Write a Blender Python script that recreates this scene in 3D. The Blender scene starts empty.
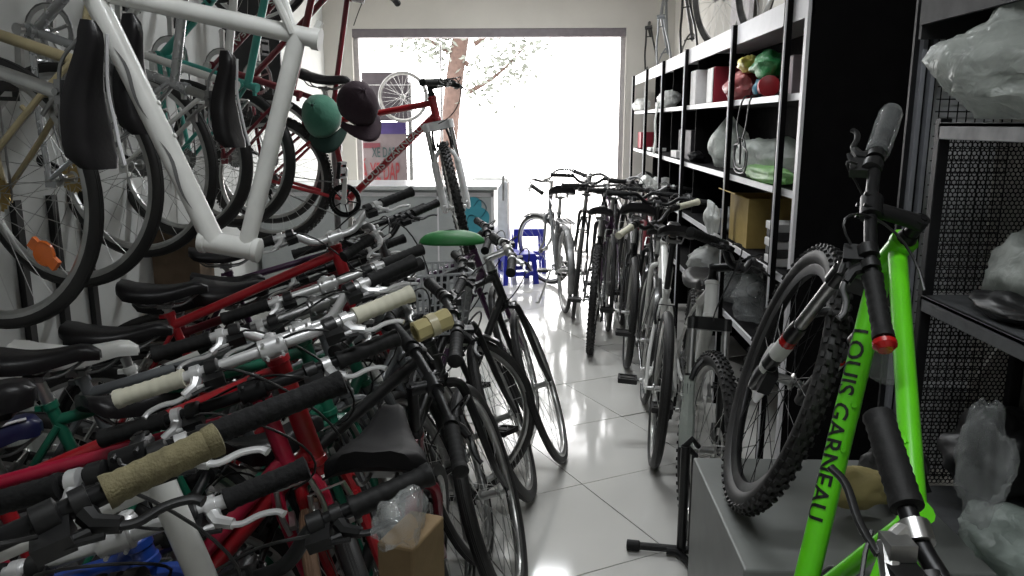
import bpy, math, random
import numpy as np
from mathutils import Vector, Matrix, noise
rnd = random.Random(7)
SC = bpy.context.scene
COL = SC.collection
R_ = math.radians
PI = math.pi

def V(*a): return np.array(a, float)
def nrm(v):
    v = np.asarray(v, float); return v/max(1e-12, np.linalg.norm(v))

# ------------------------------------------------------------------ materials
MATS = {}
def mat(name, col, rough=.5, metal=0., var=.15, scale=18., coat=0., trans=0., alpha=1., bump=0., dirt=None, spec=.5, sheen=0., emit=None):
    if name in MATS: return MATS[name]
    m = bpy.data.materials.new(name); m.use_nodes = True
    nt = m.node_tree; N = nt.nodes; L = nt.links
    b = N['Principled BSDF']
    tc = N.new('ShaderNodeTexCoord')
    nz = N.new('ShaderNodeTexNoise'); nz.inputs['Scale'].default_value = scale; nz.inputs['Detail'].default_value = 4
    L.new(tc.outputs['Object'], nz.inputs['Vector'])
    rp = N.new('ShaderNodeValToRGB')
    c = list(col)[:3]
    d = dirt if dirt else [x*(1-var) for x in c]
    rp.color_ramp.elements[0].position = .32; rp.color_ramp.elements[0].color = (*d, 1)
    rp.color_ramp.elements[1].position = .62; rp.color_ramp.elements[1].color = (*c, 1)
    L.new(nz.outputs['Fac'], rp.inputs['Fac']); L.new(rp.outputs['Color'], b.inputs['Base Color'])
    mr = N.new('ShaderNodeMapRange'); mr.inputs['To Min'].default_value = min(1, rough*1.25); mr.inputs['To Max'].default_value = rough*.85
    L.new(nz.outputs['Fac'], mr.inputs['Value']); L.new(mr.outputs['Result'], b.inputs['Roughness'])
    b.inputs['Metallic'].default_value = metal
    b.inputs['Coat Weight'].default_value = coat; b.inputs['Coat Roughness'].default_value = .12
    b.inputs['Transmission Weight'].default_value = trans
    b.inputs['Alpha'].default_value = alpha
    b.inputs['Specular IOR Level'].default_value = spec
    if sheen: b.inputs['Sheen Weight'].default_value = sheen
    if bump:
        bp = N.new('ShaderNodeBump'); bp.inputs['Strength'].default_value = bump; bp.inputs['Distance'].default_value = .01
        n2 = N.new('ShaderNodeTexNoise'); n2.inputs['Scale'].default_value = scale*6; n2.inputs['Detail'].default_value = 3
        L.new(tc.outputs['Object'], n2.inputs['Vector']); L.new(n2.outputs['Fac'], bp.inputs['Height']); L.new(bp.outputs['Normal'], b.inputs['Normal'])
    if emit:
        b.inputs['Emission Color'].default_value = (*emit[0], 1); b.inputs['Emission Strength'].default_value = emit[1]
    MATS[name] = m
    return m

def bagmat(name, col, clear=.5, rough=.25):
    m = bpy.data.materials.new(name); m.use_nodes = True
    nt = m.node_tree; N = nt.nodes; L = nt.links
    out = N['Material Output']; b = N['Principled BSDF']
    tc = N.new('ShaderNodeTexCoord'); nz = N.new('ShaderNodeTexNoise'); nz.inputs['Scale'].default_value = 9; nz.inputs['Detail'].default_value = 5
    L.new(tc.outputs['Object'], nz.inputs['Vector'])
    b.inputs['Base Color'].default_value = (*col, 1); b.inputs['Roughness'].default_value = rough
    b.inputs['Specular IOR Level'].default_value = .6
    tr = N.new('ShaderNodeBsdfTransparent'); tl = N.new('ShaderNodeBsdfTranslucent'); tl.inputs['Color'].default_value = (*col, 1)
    m1 = N.new('ShaderNodeMixShader'); m1.inputs['Fac'].default_value = .3
    L.new(b.outputs[0], m1.inputs[1]); L.new(tl.outputs[0], m1.inputs[2])
    m2 = N.new('ShaderNodeMixShader')
    mr = N.new('ShaderNodeMapRange'); mr.inputs['From Min'].default_value = .3; mr.inputs['From Max'].default_value = .7
    mr.inputs['To Min'].default_value = max(0, clear-.22); mr.inputs['To Max'].default_value = min(1, clear+.22)
    L.new(nz.outputs['Fac'], mr.inputs['Value']); L.new(mr.outputs['Result'], m2.inputs['Fac'])
    L.new(m1.outputs[0], m2.inputs[1]); L.new(tr.outputs[0], m2.inputs[2])
    bp = N.new('ShaderNodeBump'); bp.inputs['Strength'].default_value = .5 if clear < .6 else .06; bp.inputs['Distance'].default_value = .02
    n2 = N.new('ShaderNodeTexNoise'); n2.inputs['Scale'].default_value = 22 if clear < .6 else 9; n2.inputs['Distortion'].default_value = 1.5
    L.new(tc.outputs['Object'], n2.inputs['Vector']); L.new(n2.outputs['Fac'], bp.inputs['Height']); L.new(bp.outputs['Normal'], b.inputs['Normal'])
    L.new(m2.outputs[0], out.inputs['Surface'])
    MATS[name] = m
    return m

# ------------------------------------------------------------------ mesh builder
def frames(pts, closed=False):
    P = np.asarray(pts, float); n = len(P)
    T = np.zeros_like(P)
    if closed:
        T = np.roll(P, -1, 0)-np.roll(P, 1, 0)
    else:
        T[1:-1] = P[2:]-P[:-2]; T[0] = P[1]-P[0]; T[-1] = P[-1]-P[-2]
    T = np.array([nrm(t) for t in T])
    a = V(0, 0, 1) if abs(T[0][2]) < .9 else V(1, 0, 0)
    X = [nrm(np.cross(a, T[0]))]
    for i in range(1, n):
        x = X[-1]-T[i]*(X[-1]@T[i])
        X.append(nrm(x))
    X = np.array(X); Y = np.cross(T, X)
    return P, T, X, Y

class MB:
    def __init__(s): s.v = []; s.f = []
    def ring(s, pts):
        i = len(s.v); s.v.extend(map(tuple, pts)); return list(range(i, i+len(pts)))
    def bridge(s, a, b):
        n = len(a)
        for k in range(n): s.f.append((a[k], a[(k+1) % n], b[(k+1) % n], b[k]))
    def tube(s, pts, r, n=10, caps=True, closed=False, flat=1.):
        P, T, X, Y = frames(pts, closed)
        m = len(P)
        rr = [r]*m if not hasattr(r, '__len__') else list(r)
        th = np.linspace(0, 2*PI, n, endpoint=False); c = np.cos(th); sn = np.sin(th)
        rings = [s.ring(P[i]+rr[i]*(np.outer(c, X[i])+flat*np.outer(sn, Y[i]))) for i in range(m)]
        for i in range(m-1): s.bridge(rings[i], rings[i+1])
        if closed: s.bridge(rings[-1], rings[0])
        elif caps: s.f.append(tuple(reversed(rings[0]))); s.f.append(tuple(rings[-1]))
        return s
    def lathe(s, prof, o=(0, 0, 0), axis=(0, 1, 0), n=24, closed=False, caps=False):
        """prof: (radius, height along axis)"""
        o = np.asarray(o, float); ax = nrm(axis)
        a = V(0, 0, 1) if abs(ax[2]) < .9 else V(1, 0, 0)
        X = nrm(np.cross(a, ax)); Y = np.cross(ax, X)
        th = np.linspace(0, 2*PI, n, endpoint=False); D = np.outer(np.cos(th), X)+np.outer(np.sin(th), Y)
        rings = [s.ring(o+ax*h+D*max(r, 1e-5)) for r, h in prof]
        for i in range(len(rings)-1): s.bridge(rings[i], rings[i+1])
        if closed: s.bridge(rings[-1], rings[0])
        if caps: s.f.append(tuple(reversed(rings[0]))); s.f.append(tuple(rings[-1]))
        return s
    def box(s, c, size, M=None, taper=1.):
        c = np.asarray(c, float); hx, hy, hz = np.asarray(size, float)/2
        q = []
        for z in (-1, 1):
            k = taper if z > 0 else 1.
            for x, y in ((-1, -1), (1, -1), (1, 1), (-1, 1)): q.append(V(x*hx*k, y*hy*k, z*hz))
        q = np.array(q)
        if M is not None: q = q@np.asarray(M, float).T
        i = len(s.v); s.v.extend(map(tuple, q+c))
        for f in ((3, 2, 1, 0), (4, 5, 6, 7), (0, 1, 5, 4), (1, 2, 6, 5), (2, 3, 7, 6), (3, 0, 4, 7)):
            s.f.append(tuple(i+k for k in f))
        return s
    def bar(s, a, b, w, h, up=(0, 0, 1)):
        a = np.asarray(a, float); b = np.asarray(b, float); t = b-a; L = np.linalg.norm(t); t = t/L
        u = np.asarray(up, float); 
        if abs(t@nrm(u)) > .95: u = V(1, 0, 0)
        y = nrm(np.cross(u, t)); z = np.cross(t, y)
        return s.box((a+b)/2, (L, w, h), np.column_stack([t, y, z]))
    def loft(s, secs, closed_ring=True, caps=True):
        rings = [s.ring(q) for q in secs]
        for i in range(len(rings)-1):
            if closed_ring: s.bridge(rings[i], rings[i+1])
            else:
                a, b = rings[i], rings[i+1]
                for k in range(len(a)-1): s.f.append((a[k], a[k+1], b[k+1], b[k]))
        if caps and closed_ring: s.f.append(tuple(reversed(rings[0]))); s.f.append(tuple(rings[-1]))
        return s
    def ball(s, c, r, n=10, sc=(1, 1, 1), M=None):
        rings = []
        c = np.asarray(c, float)
        for i in range(1, n):
            t = PI*i/n; k = 2*n
            q = np.array([V(math.sin(t)*math.cos(2*PI*j/k)*sc[0], math.sin(t)*math.sin(2*PI*j/k)*sc[1], math.cos(t)*sc[2])*r for j in range(k)])
            if M is not None: q = q@np.asarray(M).T
            rings.append(s.ring(q+c))
        for i in range(len(rings)-1): s.bridge(rings[i+1], rings[i])
        s.f.append(tuple(rings[0])); s.f.append(tuple(reversed(rings[-1])))
        return s
    def mesh(s, name, smooth=35.):
        me = bpy.data.meshes.new(name)
        me.from_pydata(s.v, [], s.f)
        me.materials.append(None)
        if smooth:
            me.polygons.foreach_set('use_smooth', [True]*len(me.polygons))
            me.set_sharp_from_angle(angle=R_(smooth))
        me.update()
        return me

def obj(name, m, material, parent=None, M=None, bevel=0., smooth=35., label=None):
    me = m.mesh(name, smooth) if isinstance(m, MB) else m
    o = bpy.data.objects.new(name, me); COL.objects.link(o)
    if not me.materials: me.materials.append(None)
    o.material_slots[0].link = 'OBJECT'; o.material_slots[0].material = material
    if parent is not None: o.parent = parent
    if M is not None: o.matrix_local = M
    if bevel:
        b = o.modifiers.new('Bevel', 'BEVEL'); b.width = bevel; b.segments = 2; b.limit_method = 'ANGLE'
    if label: o['label'] = label
    return o
def thing(name, label, cat, M=None, group=None):
    o = bpy.data.objects.new(name, None); COL.objects.link(o)
    o.empty_display_size = .1
    if M is not None: o.matrix_world = M
    o['label'] = label; o['category'] = cat
    if group: o['group'] = group
    return o
def tag(o, label, cat, group=None, kind=None):
    o['label'] = label; o['category'] = cat
    if group: o['group'] = group
    if kind: o['kind'] = kind
    return o
def struct(name, m, material, parent=None, label=None, **k):
    o = obj(name, m, material, parent, **k)
    if parent is None: o['kind'] = 'structure'
    if label: o['label'] = label
    return o
def T(x=0, y=0, z=0, rz=0, rx=0, ry=0):
    return Matrix.Translation((x, y, z)) @ Matrix.Rotation(rz, 4, 'Z') @ Matrix.Rotation(ry, 4, 'Y') @ Matrix.Rotation(rx, 4, 'X')
def bez(p0, p1, p2, p3, n=12):
    t = np.linspace(0, 1, n)[:, None]
    p0, p1, p2, p3 = (np.asarray(p, float) for p in (p0, p1, p2, p3))
    return (1-t)**3*p0+3*(1-t)**2*t*p1+3*(1-t)*t*t*p2+t**3*p3
def smooth_path(pts, n=5):
    """Catmull-Rom through the points."""
    P = [np.asarray(p, float) for p in pts]; P = [2*P[0]-P[1]]+P+[2*P[-1]-P[-2]]
    out = []
    for i in range(1, len(P)-2):
        for k in range(n):
            t = k/n; a, b, c, d = P[i-1:i+3]
            out.append(.5*((2*b)+(c-a)*t+(2*a-5*b+4*c-d)*t*t+(3*b-a-3*c+d)*t**3))
    out.append(P[-2]); return out
TEXTS = {}
def text_mesh(s, bold=True):
    """flat outline text as vertices/faces with height 1, starting at x = 0"""
    if s in TEXTS: return TEXTS[s]
    cu = bpy.data.curves.new('lettering_source', 'FONT'); cu.body = s; cu.size = 1.; cu.resolution_u = 3
    if bold: cu.offset = .012
    o = bpy.data.objects.new('lettering_source', cu); COL.objects.link(o)
    dg = bpy.context.evaluated_depsgraph_get(); dg.update()
    me = bpy.data.meshes.new_from_object(o.evaluated_get(dg))
    import bmesh
    bm = bmesh.new(); bm.from_mesh(me); ys = [v.co.y for v in bm.verts]; y0, y1 = min(ys), max(ys)
    for k in range(1, 9):                       # sliced finely so that it can follow a round tube
        bmesh.ops.bisect_plane(bm, geom=bm.verts[:]+bm.edges[:]+bm.faces[:], plane_co=(0, y0+(y1-y0)*k/9, 0), plane_no=(0, 1, 0))
    bmesh.ops.triangulate(bm, faces=bm.faces[:]); bm.to_mesh(me); bm.free()
    vs = np.array([v.co[:] for v in me.vertices]); fs = [tuple(p.vertices) for p in me.polygons]
    bpy.data.objects.remove(o); bpy.data.curves.remove(cu); bpy.data.meshes.remove(me)
    vs[:, 0] -= vs[:, 0].min(); h = vs[:, 1].max()-vs[:, 1].min(); vs /= h
    TEXTS[s] = (vs, fs); return TEXTS[s]
def flat_text(mb, s, o, right, up, height, width=None, lift=.002, bold=True):
    vs, fs = text_mesh(s, bold)
    right = nrm(right); up = nrm(up); nn = np.cross(right, up)
    k = height if width is None else width/vs[:, 0].max()
    i = len(mb.v)
    for v in vs: mb.v.append(tuple(np.asarray(o)+right*v[0]*k+up*v[1]*height+nn*lift))
    mb.f += [tuple(i+a for a in f) for f in fs]
def tube_text(mb, s, a, b, r, side, height, length):
    """lettering bent round a tube: starts at a, runs towards b, faces 'side'"""
    vs, fs = text_mesh(s)
    a = np.asarray(a, float); t = nrm(np.asarray(b)-a); side = np.asarray(side, float); N = nrm(side-t*(side@t)); U = np.cross(N, t)
    k = length/vs[:, 0].max(); i = len(mb.v)
    for v in vs:
        ph = (v[1]-.36)*height/r
        mb.v.append(tuple(a+t*v[0]*k+(r+.0012)*(math.cos(ph)*N+math.sin(ph)*U)))
    mb.f += [tuple(i+q for q in f) for f in fs]
# the camera's own numbers, so that a point of the photograph can be set at a known distance
FOC, PITCH, YAW, EYE = 800., R_(11.7), R_(2.03), 1.45
_fw = V(-math.sin(YAW)*math.cos(PITCH), math.cos(YAW)*math.cos(PITCH), -math.sin(PITCH))
_rt = V(math.cos(YAW), math.sin(YAW), 0); _up = np.cross(_rt, _fw)
def at(px, py, Y=None, X=None, Z=None):
    r = _fw+_rt*(px-512)/FOC+_up*(288-py)/FOC
    t = Y/r[1] if Y is not None else X/r[0] if X is not None else (Z-EYE)/r[2]
    return V(0, 0, EYE)+t*r
# ------------------------------------------------------------------ palette
black = mat('black_plastic', (.007, .007, .0075), .4, var=.3)
rubber = mat('black_rubber', (.009, .009, .009), .6, var=.35, bump=.1, spec=.35)
tyre_black = mat('tyre_rubber', (.012, .0115, .0115), .55, var=.4, dirt=(.02, .019, .018), scale=7)
tyre_grey = mat('dusty_tyre_rubber', (.05, .048, .046), .7, var=.4)
tyre_cream = mat('cream_tyre_rubber', (.4, .35, .25), .7)
tyre_brown = mat('brown_tyre_rubber', (.12, .065, .035), .7)
leather = mat('black_saddle_vinyl', (.012, .011, .012), .33, var=.25, bump=.05, spec=.25)
glossy_vinyl = mat('glossy_black_saddle_vinyl', (.012, .011, .012), .3, var=.25, bump=.03, spec=.45)
bright = mat('bright_polished_alloy', (.74, .74, .74), .34, .55, var=.12)
chrome = mat('chrome', (.72, .72, .72), .16, 1., var=.25)
alu = mat('brushed_aluminium', (.55, .55, .54), .32, 1., var=.25)
dull = mat('dull_steel', (.3, .3, .3), .45, 1., var=.35)
gunmetal = mat('black_anodised_metal', (.02, .02, .021), .36, .6, var=.3)
brass = mat('worn_brass', (.5, .36, .14), .4, 1.)
white_paint = mat('white_bike_paint', (.74, .74, .71), .3, var=.1, coat=.4)
cream_paint = mat('cream_bike_paint', (.62, .58, .45), .35, var=.15, coat=.3)
beige_paint = mat('beige_bike_paint', (.45, .38, .22), .35, var=.2, coat=.3)
silver_paint = mat('silver_bike_paint', (.5, .51, .52), .25, .6, var=.12, coat=.4)
grey_paint = mat('grey_bike_paint', (.2, .21, .22), .35, .3, coat=.3)
teal_paint = mat('teal_bike_paint', (.05, .33, .27), .35, coat=.4)
green_paint = mat('dark_green_bike_paint', (.01, .13, .075), .35, coat=.4)
lime_paint = mat('lime_green_bike_paint', (.14, .72, .012), .3, coat=.4, var=.08)
red_paint = mat('red_bike_paint', (.36, .008, .015), .3, coat=.5)
crimson_paint = mat('crimson_bike_paint', (.42, .012, .045), .3, coat=.5)
maroon_paint = mat('maroon_bike_paint', (.17, .008, .018), .32, coat=.4)
blue_paint = mat('blue_bike_paint', (.01, .045, .26), .32, coat=.4)
navy_paint = mat('navy_bike_paint', (.012, .014, .06), .35, coat=.3)
black_paint = mat('black_bike_paint', (.008, .008, .0085), .3, coat=.4)
purple_paint = mat('plum_bike_paint', (.05, .015, .05), .35, coat=.3)
tan_grip = mat('tan_foam_grip', (.19, .165, .085), .75, var=.3, scale=60, bump=.3)
white_grip = mat('yellowed_white_grip', (.62, .6, .48), .6)
foam = mat('black_foam_grip', (.008, .008, .0085), .75, bump=.3, spec=.3)
decal_white = mat('white_decal', (.75, .75, .72), .4)
decal_black = mat('black_decal', (.012, .012, .012), .4)
decal_grey = mat('grey_decal', (.16, .16, .16), .4)
orange_plastic = mat('orange_reflector', (.75, .16, .02), .25, coat=.5)
red_plastic = mat('red_reflector', (.5, .01, .01), .25, coat=.5)
cable_black = mat('black_cable_housing', (.014, .014, .014), .4)
cable_grey = mat('grey_cable_housing', (.3, .3, .3), .4)
gold_metal = mat('gold_metal', (.55, .4, .13), .3, 1.)

CACHE = {}
def cached(key, fn, smooth=35.):
    if key not in CACHE:
        mb = MB(); fn(mb); CACHE[key] = mb.mesh(key[0] if isinstance(key, tuple) else key, smooth)
    return CACHE[key]

# ------------------------------------------------------------------ wheels (hub at the origin, axle along y)
def rim_mesh(R, tw, deep=0.):
    def f(mb):
        r0 = R-tw*1.55
        mb.lathe([(r0+.004, -.012), (r0+.006, -.009), (r0-.004, -.006), (r0-.004, .006), (r0+.006, .009), (r0+.004, .012), (r0-.008, .0125), (r0-.016-deep, .007), (r0-.018-deep, 0), (r0-.016-deep, -.007), (r0-.008, -.0125)], n=56, closed=True)
    return cached(('wheel', R, tw, deep), f)
def tyre_mesh(R, tw, kind):
    def f(mb):
        n = 64 if kind == 'slick' else 72
        k = 12; prof = []
        rc = R-tw*.9
        for i in range(k):
            t = 2*PI*i/k
            prof.append((rc+math.cos(t)*tw*.9, math.sin(t)*tw*.82))
        mb.lathe(prof, n=n, closed=True)
        if kind == 'slick':
            for y in (-.005, 0, .005): mb.lathe([(R-.0015, y-.0015), (R+.0012, y-.0012), (R+.0012, y+.0012), (R-.0015, y+.0015)], n=n, closed=True)
        if kind == 'knob':
            m = 66
            for i in range(m):
                for (ya, dr, off, sx) in ((-.011, .0, 0, .011), (.011, .0, 0, .011), (0, .002, .5, .010), (-tw*.68, -tw*.36, .5, .012), (tw*.68, -tw*.36, .5, .012)):
                    t = 2*PI*(i+off)/m
                    rad = V(math.cos(t), 0, math.sin(t)); tan = V(-math.sin(t), 0, math.cos(t)); y = V(0, 1, 0)
                    o = rad
                    if abs(ya) > .012: o = nrm(rad+y*(.8 if ya > 0 else -.8))
                    yy = np.cross(o, tan)
                    mb.box(rad*(R+dr)+y*ya, (sx, .0085, .009), np.column_stack([tan, yy, o]))
    return cached(('tyre', R, tw, kind), f, 40)
def spoke_mesh(R, tw, n=28, hubr=.02, hw=.03):
    def f(mb):
        r1 = R-tw*1.55-.012
        for i in range(n):
            a = 2*PI*i/n; s = 1 if i % 2 else -1; d = (1 if (i//2) % 2 else -1)*R_(62)
            mb.tube([V(math.cos(a+d)*hubr, s*hw, math.sin(a+d)*hubr), V(math.cos(a)*r1, s*.003, math.sin(a)*r1)], .0011, 4, caps=False)
    return cached(('spokes', R, tw, n), f)
def hub_mesh(w=.05):
    def f(mb):
        mb.lathe([(.004, -w-.012), (.004, -w), (.008, -w), (.009, -.034), (.023, -.033), (.023, -.029), (.013, -.025), (.012, 0), (.013, .025), (.023, .029), (.023, .033), (.009, .034), (.008, w), (.004, w), (.004, w+.012)], n=16, caps=True)
        for s in (-1, 1): mb.lathe([(.0095, s*(w+.001)), (.0095, s*(w+.008))], n=6, caps=True)
    return cached(('hub', w), f)
def cassette_mesh():
    def f(mb):
        for i, r in enumerate((.047, .041, .036, .031, .026, .022)):
            y = -.028-.0045*i
            pr = []
            t = int(r*2*PI/.0127); n = t*2
            ring1 = []; ring2 = []
            for k in range(n):
                rr = r+.003*(1 if k % 2 else -1); a = 2*PI*k/n
                ring1.append(V(rr*math.cos(a), y, rr*math.sin(a))); ring2.append(V(rr*math.cos(a), y-.0022, rr*math.sin(a)))
            a, b = mb.ring(ring1), mb.ring(ring2); mb.bridge(a, b); mb.f.append(tuple(a)); mb.f.append(tuple(reversed(b)))
    return cached(('cassette',), f)
def reflector_mesh(R):
    def f(mb):
        mb.lathe([(.012, -.006), (.03, -.005), (.034, 0), (.03, .005), (.012, .006)], (R*.62, 0, 0), (0, 1, 0), 16, caps=True)
        mb.box((R*.62-.037, 0, 0), (.02, .012, .03)); mb.box((R*.62+.037, 0, 0), (.02, .012, .03))
    return cached(('reflector', R), f)
def build_wheel(parent, M, R, tw, kind, rim_m, tyre_m, hub_m=None, rear=False, reflect=False, deep=0., spoke_m=None, name='wheel'):
    w = obj(name, rim_mesh(R, tw, deep), rim_m, parent, M)
    obj('tyre', tyre_mesh(R, tw, kind), tyre_m, w)
    obj('spokes', spoke_mesh(R, tw), spoke_m or alu, w)
    obj('hub', hub_mesh(.058 if rear else .045), hub_m or alu, w)
    if rear: obj('cassette', cassette_mesh(), brass if rear == 'gold' else dull, w)
    if reflect: obj('reflector', reflector_mesh(R), orange_plastic, w)
    return w

# ------------------------------------------------------------------ saddles
def saddle_mesh(kind):
    L, W, tk = {'race': (.27, .052, .044), 'slim': (.275, .066, .040), 'sport': (.27, .078, .048), 'wide': (.255, .105, .065), 'kids': (.22, .085, .055)}[kind]
    def f(mb):
        secs = []; n = 14
        for i in range(n):
            t = i/(n-1)                      # 0 rear .. 1 nose
            x = -L*.5+L*t
            if t < .35: w = W*(1-.10*(t/.35)**2) if t > .05 else W*(.72+.28*t/.05)
            else:
                q = (t-.35)/.65; w = W*(.9*(1-q)**1.5+.30*(1-(1-q)**1.5))
            if t > .93: w *= 1-((t-.93)/.07)**2*.55
            z = .012*math.cos(t*2*PI)*.6+(.010 if t < .15 else 0)*(1-t/.15)-(.018*((t-.85)/.15)**2 if t > .85 else 0)
            hgt = tk*(1 if t < .5 else 1-.25*(t-.5)/.5)
            if t < .05 or t > .96: hgt *= .72
            pts = []
            for (u, v) in ((-1, -1), (-1.03, -.72), (-1., -.42), (-.84, -.16), (-.48, -.01), (0, -.07), (.48, -.01), (.84, -.16), (1., -.42), (1.03, -.72), (1, -1), (.5, -.8), (0, -.75), (-.5, -.8)):
                pts.append(V(x, u*w, z+v*hgt))
            secs.append(pts)
        mb.loft(secs)
    return cached(('saddle', kind), f, 50)
def saddle_rail_mesh(kind):
    L = .26; tk = {'race': .044, 'slim': .04, 'sport': .048, 'wide': .065, 'kids': .055}[kind]
    def f(mb):
        for s in (-1, 1):
            mb.tube(smooth_path([V(-.105, s*.035, -tk*.8), V(-.075, s*.03, -tk-.018), V(-.03, s*.022, -tk-.024), V(.05, s*.022, -tk-.022), V(.105, s*.008, -tk*.75)], 4), .0035, 6)
        mb.box((0, 0, -tk-.024), (.045, .06, .014)); mb.lathe([(.007, -.036), (.007, .036)], (0, 0, -tk-.024), (0, 1, 0), 8, caps=True)
        if kind in ('wide', 'kids'):
            for s in (-1, 1): mb.tube([V(-.08+.019*math.sin(k*.9*0), s*.045+.011*math.cos(k*1.26), -tk*.75-.0012*k) for k in range(30)], .002, 5)
    return cached(('saddle_rail', kind), f)
def saddle_trim_mesh(kind):
    def f(mb):
        L, W, tk = {'race': (.27, .052, .044), 'slim': (.275, .066, .040), 'sport': (.27, .078, .048), 'wide': (.255, .105, .065), 'kids': (.22, .085, .055)}[kind]
        for s in (-1,):
            pts = []
            for i in range(12):
                t = .02+i/11*.9; x = -L*.5+L*t
                w = W*(1-.10*(t/.35)**2) if t < .35 else W*(.9*(1-(t-.35)/.65)**1.5+.30*(1-(1-(t-.35)/.65)**1.5))
                pts.append(V(x, s*w*.93, .012*math.cos(t*2*PI)*.6+(.010 if t < .15 else 0)*(1-t/.15)-tk*.04))
            mb.tube(pts, .0035, 6)
    return cached(('saddle_trim', kind), f)

# ------------------------------------------------------------------ the bicycle
def geo(R=.335, bbh=.28, cs=.43, st=.44, sta=73., reach=.62, hta=71., off=.04, fork=.42, ht=.12, stem=.09, quill=.05):
    g = {}
    g['R'] = R
    g['bb'] = V(0, 0, bbh); g['rh'] = V(-math.sqrt(max(.01, cs*cs-(R-bbh)**2)), 0, R); g['fh'] = V(reach, 0, R)
    a = R_(hta); u = V(-math.cos(a), 0, math.sin(a)); n = V(math.sin(a), 0, math.cos(a))
    g['u'] = u; g['n'] = n; g['A'] = g['fh']-n*off; g['crown'] = g['A']+u*fork
    g['hb'] = g['crown']+u*.02; g['htop'] = g['hb']+u*ht
    s = R_(sta); g['s'] = V(-math.cos(s), 0, math.sin(s)); g['seat'] = g['bb']+g['s']*st
    g['clamp0'] = g['htop']+u*quill; g['bar'] = g['clamp0']+n*stem; g['ft'] = fork
    return g
STYLES = {
    'mtb': dict(g=dict(R=.335, ht=.12, st=.42, fork=.43), tubes=(.016, .019, .015, .021), tw=.026),
    'big': dict(g=dict(R=.35, bbh=.31, cs=.44, st=.42, reach=.66, hta=69, fork=.47, ht=.12, stem=.09), tubes=(.0175, .023, .0155, .023), tw=.029),
    'hyb': dict(g=dict(R=.345, ht=.15, st=.50, fork=.41, reach=.61, cs=.44), tubes=(.014, .016, .014, .018), tw=.019),
    'city': dict(g=dict(R=.33, ht=.15, st=.45, fork=.39, reach=.62, cs=.46, hta=69, stem=.06, quill=.12, off=.05), tubes=(.0125, .015, .0135, .017), tw=.019),
    'mini': dict(g=dict(R=.26, bbh=.26, ht=.14, st=.36, fork=.33, reach=.58, cs=.40, hta=70, stem=.05, quill=.14), tubes=(.014, .017, .014, .018), tw=.022),
    'kids': dict(g=dict(R=.2, bbh=.22, ht=.10, st=.24, fork=.27, reach=.46, cs=.31, hta=70, stem=.04, quill=.1), tubes=(.013, .016, .014, .017), tw=.021),
}
def M4(Rm, t):
    m = Matrix.Identity(4)
    for i in range(3):
        for j in range(3): m[i][j] = float(Rm[i][j])
        m[i][3] = float(t[i])
    return m
def basis(h, pitch=0., roll=0.):
    F = V(math.cos(h)*math.cos(pitch), math.sin(h)*math.cos(pitch), math.sin(pitch)); L = V(-math.sin(h), math.cos(h), 0); U = np.cross(F, L)
    c, s = math.cos(roll), math.sin(roll)
    L2 = L*c+U*s; U2 = U*c-L*s
    return np.column_stack([F, L2, U2])
def pose(Rm, local, world): return M4(Rm, np.asarray(world, float)-Rm@np.asarray(local, float))
def steer_M(g, ang):
    u = Vector(g['u']); A = Vector(g['A'])
    return Matrix.Translation(A) @ Matrix.Rotation(ang, 4, u) @ Matrix.Translation(-A)

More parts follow.
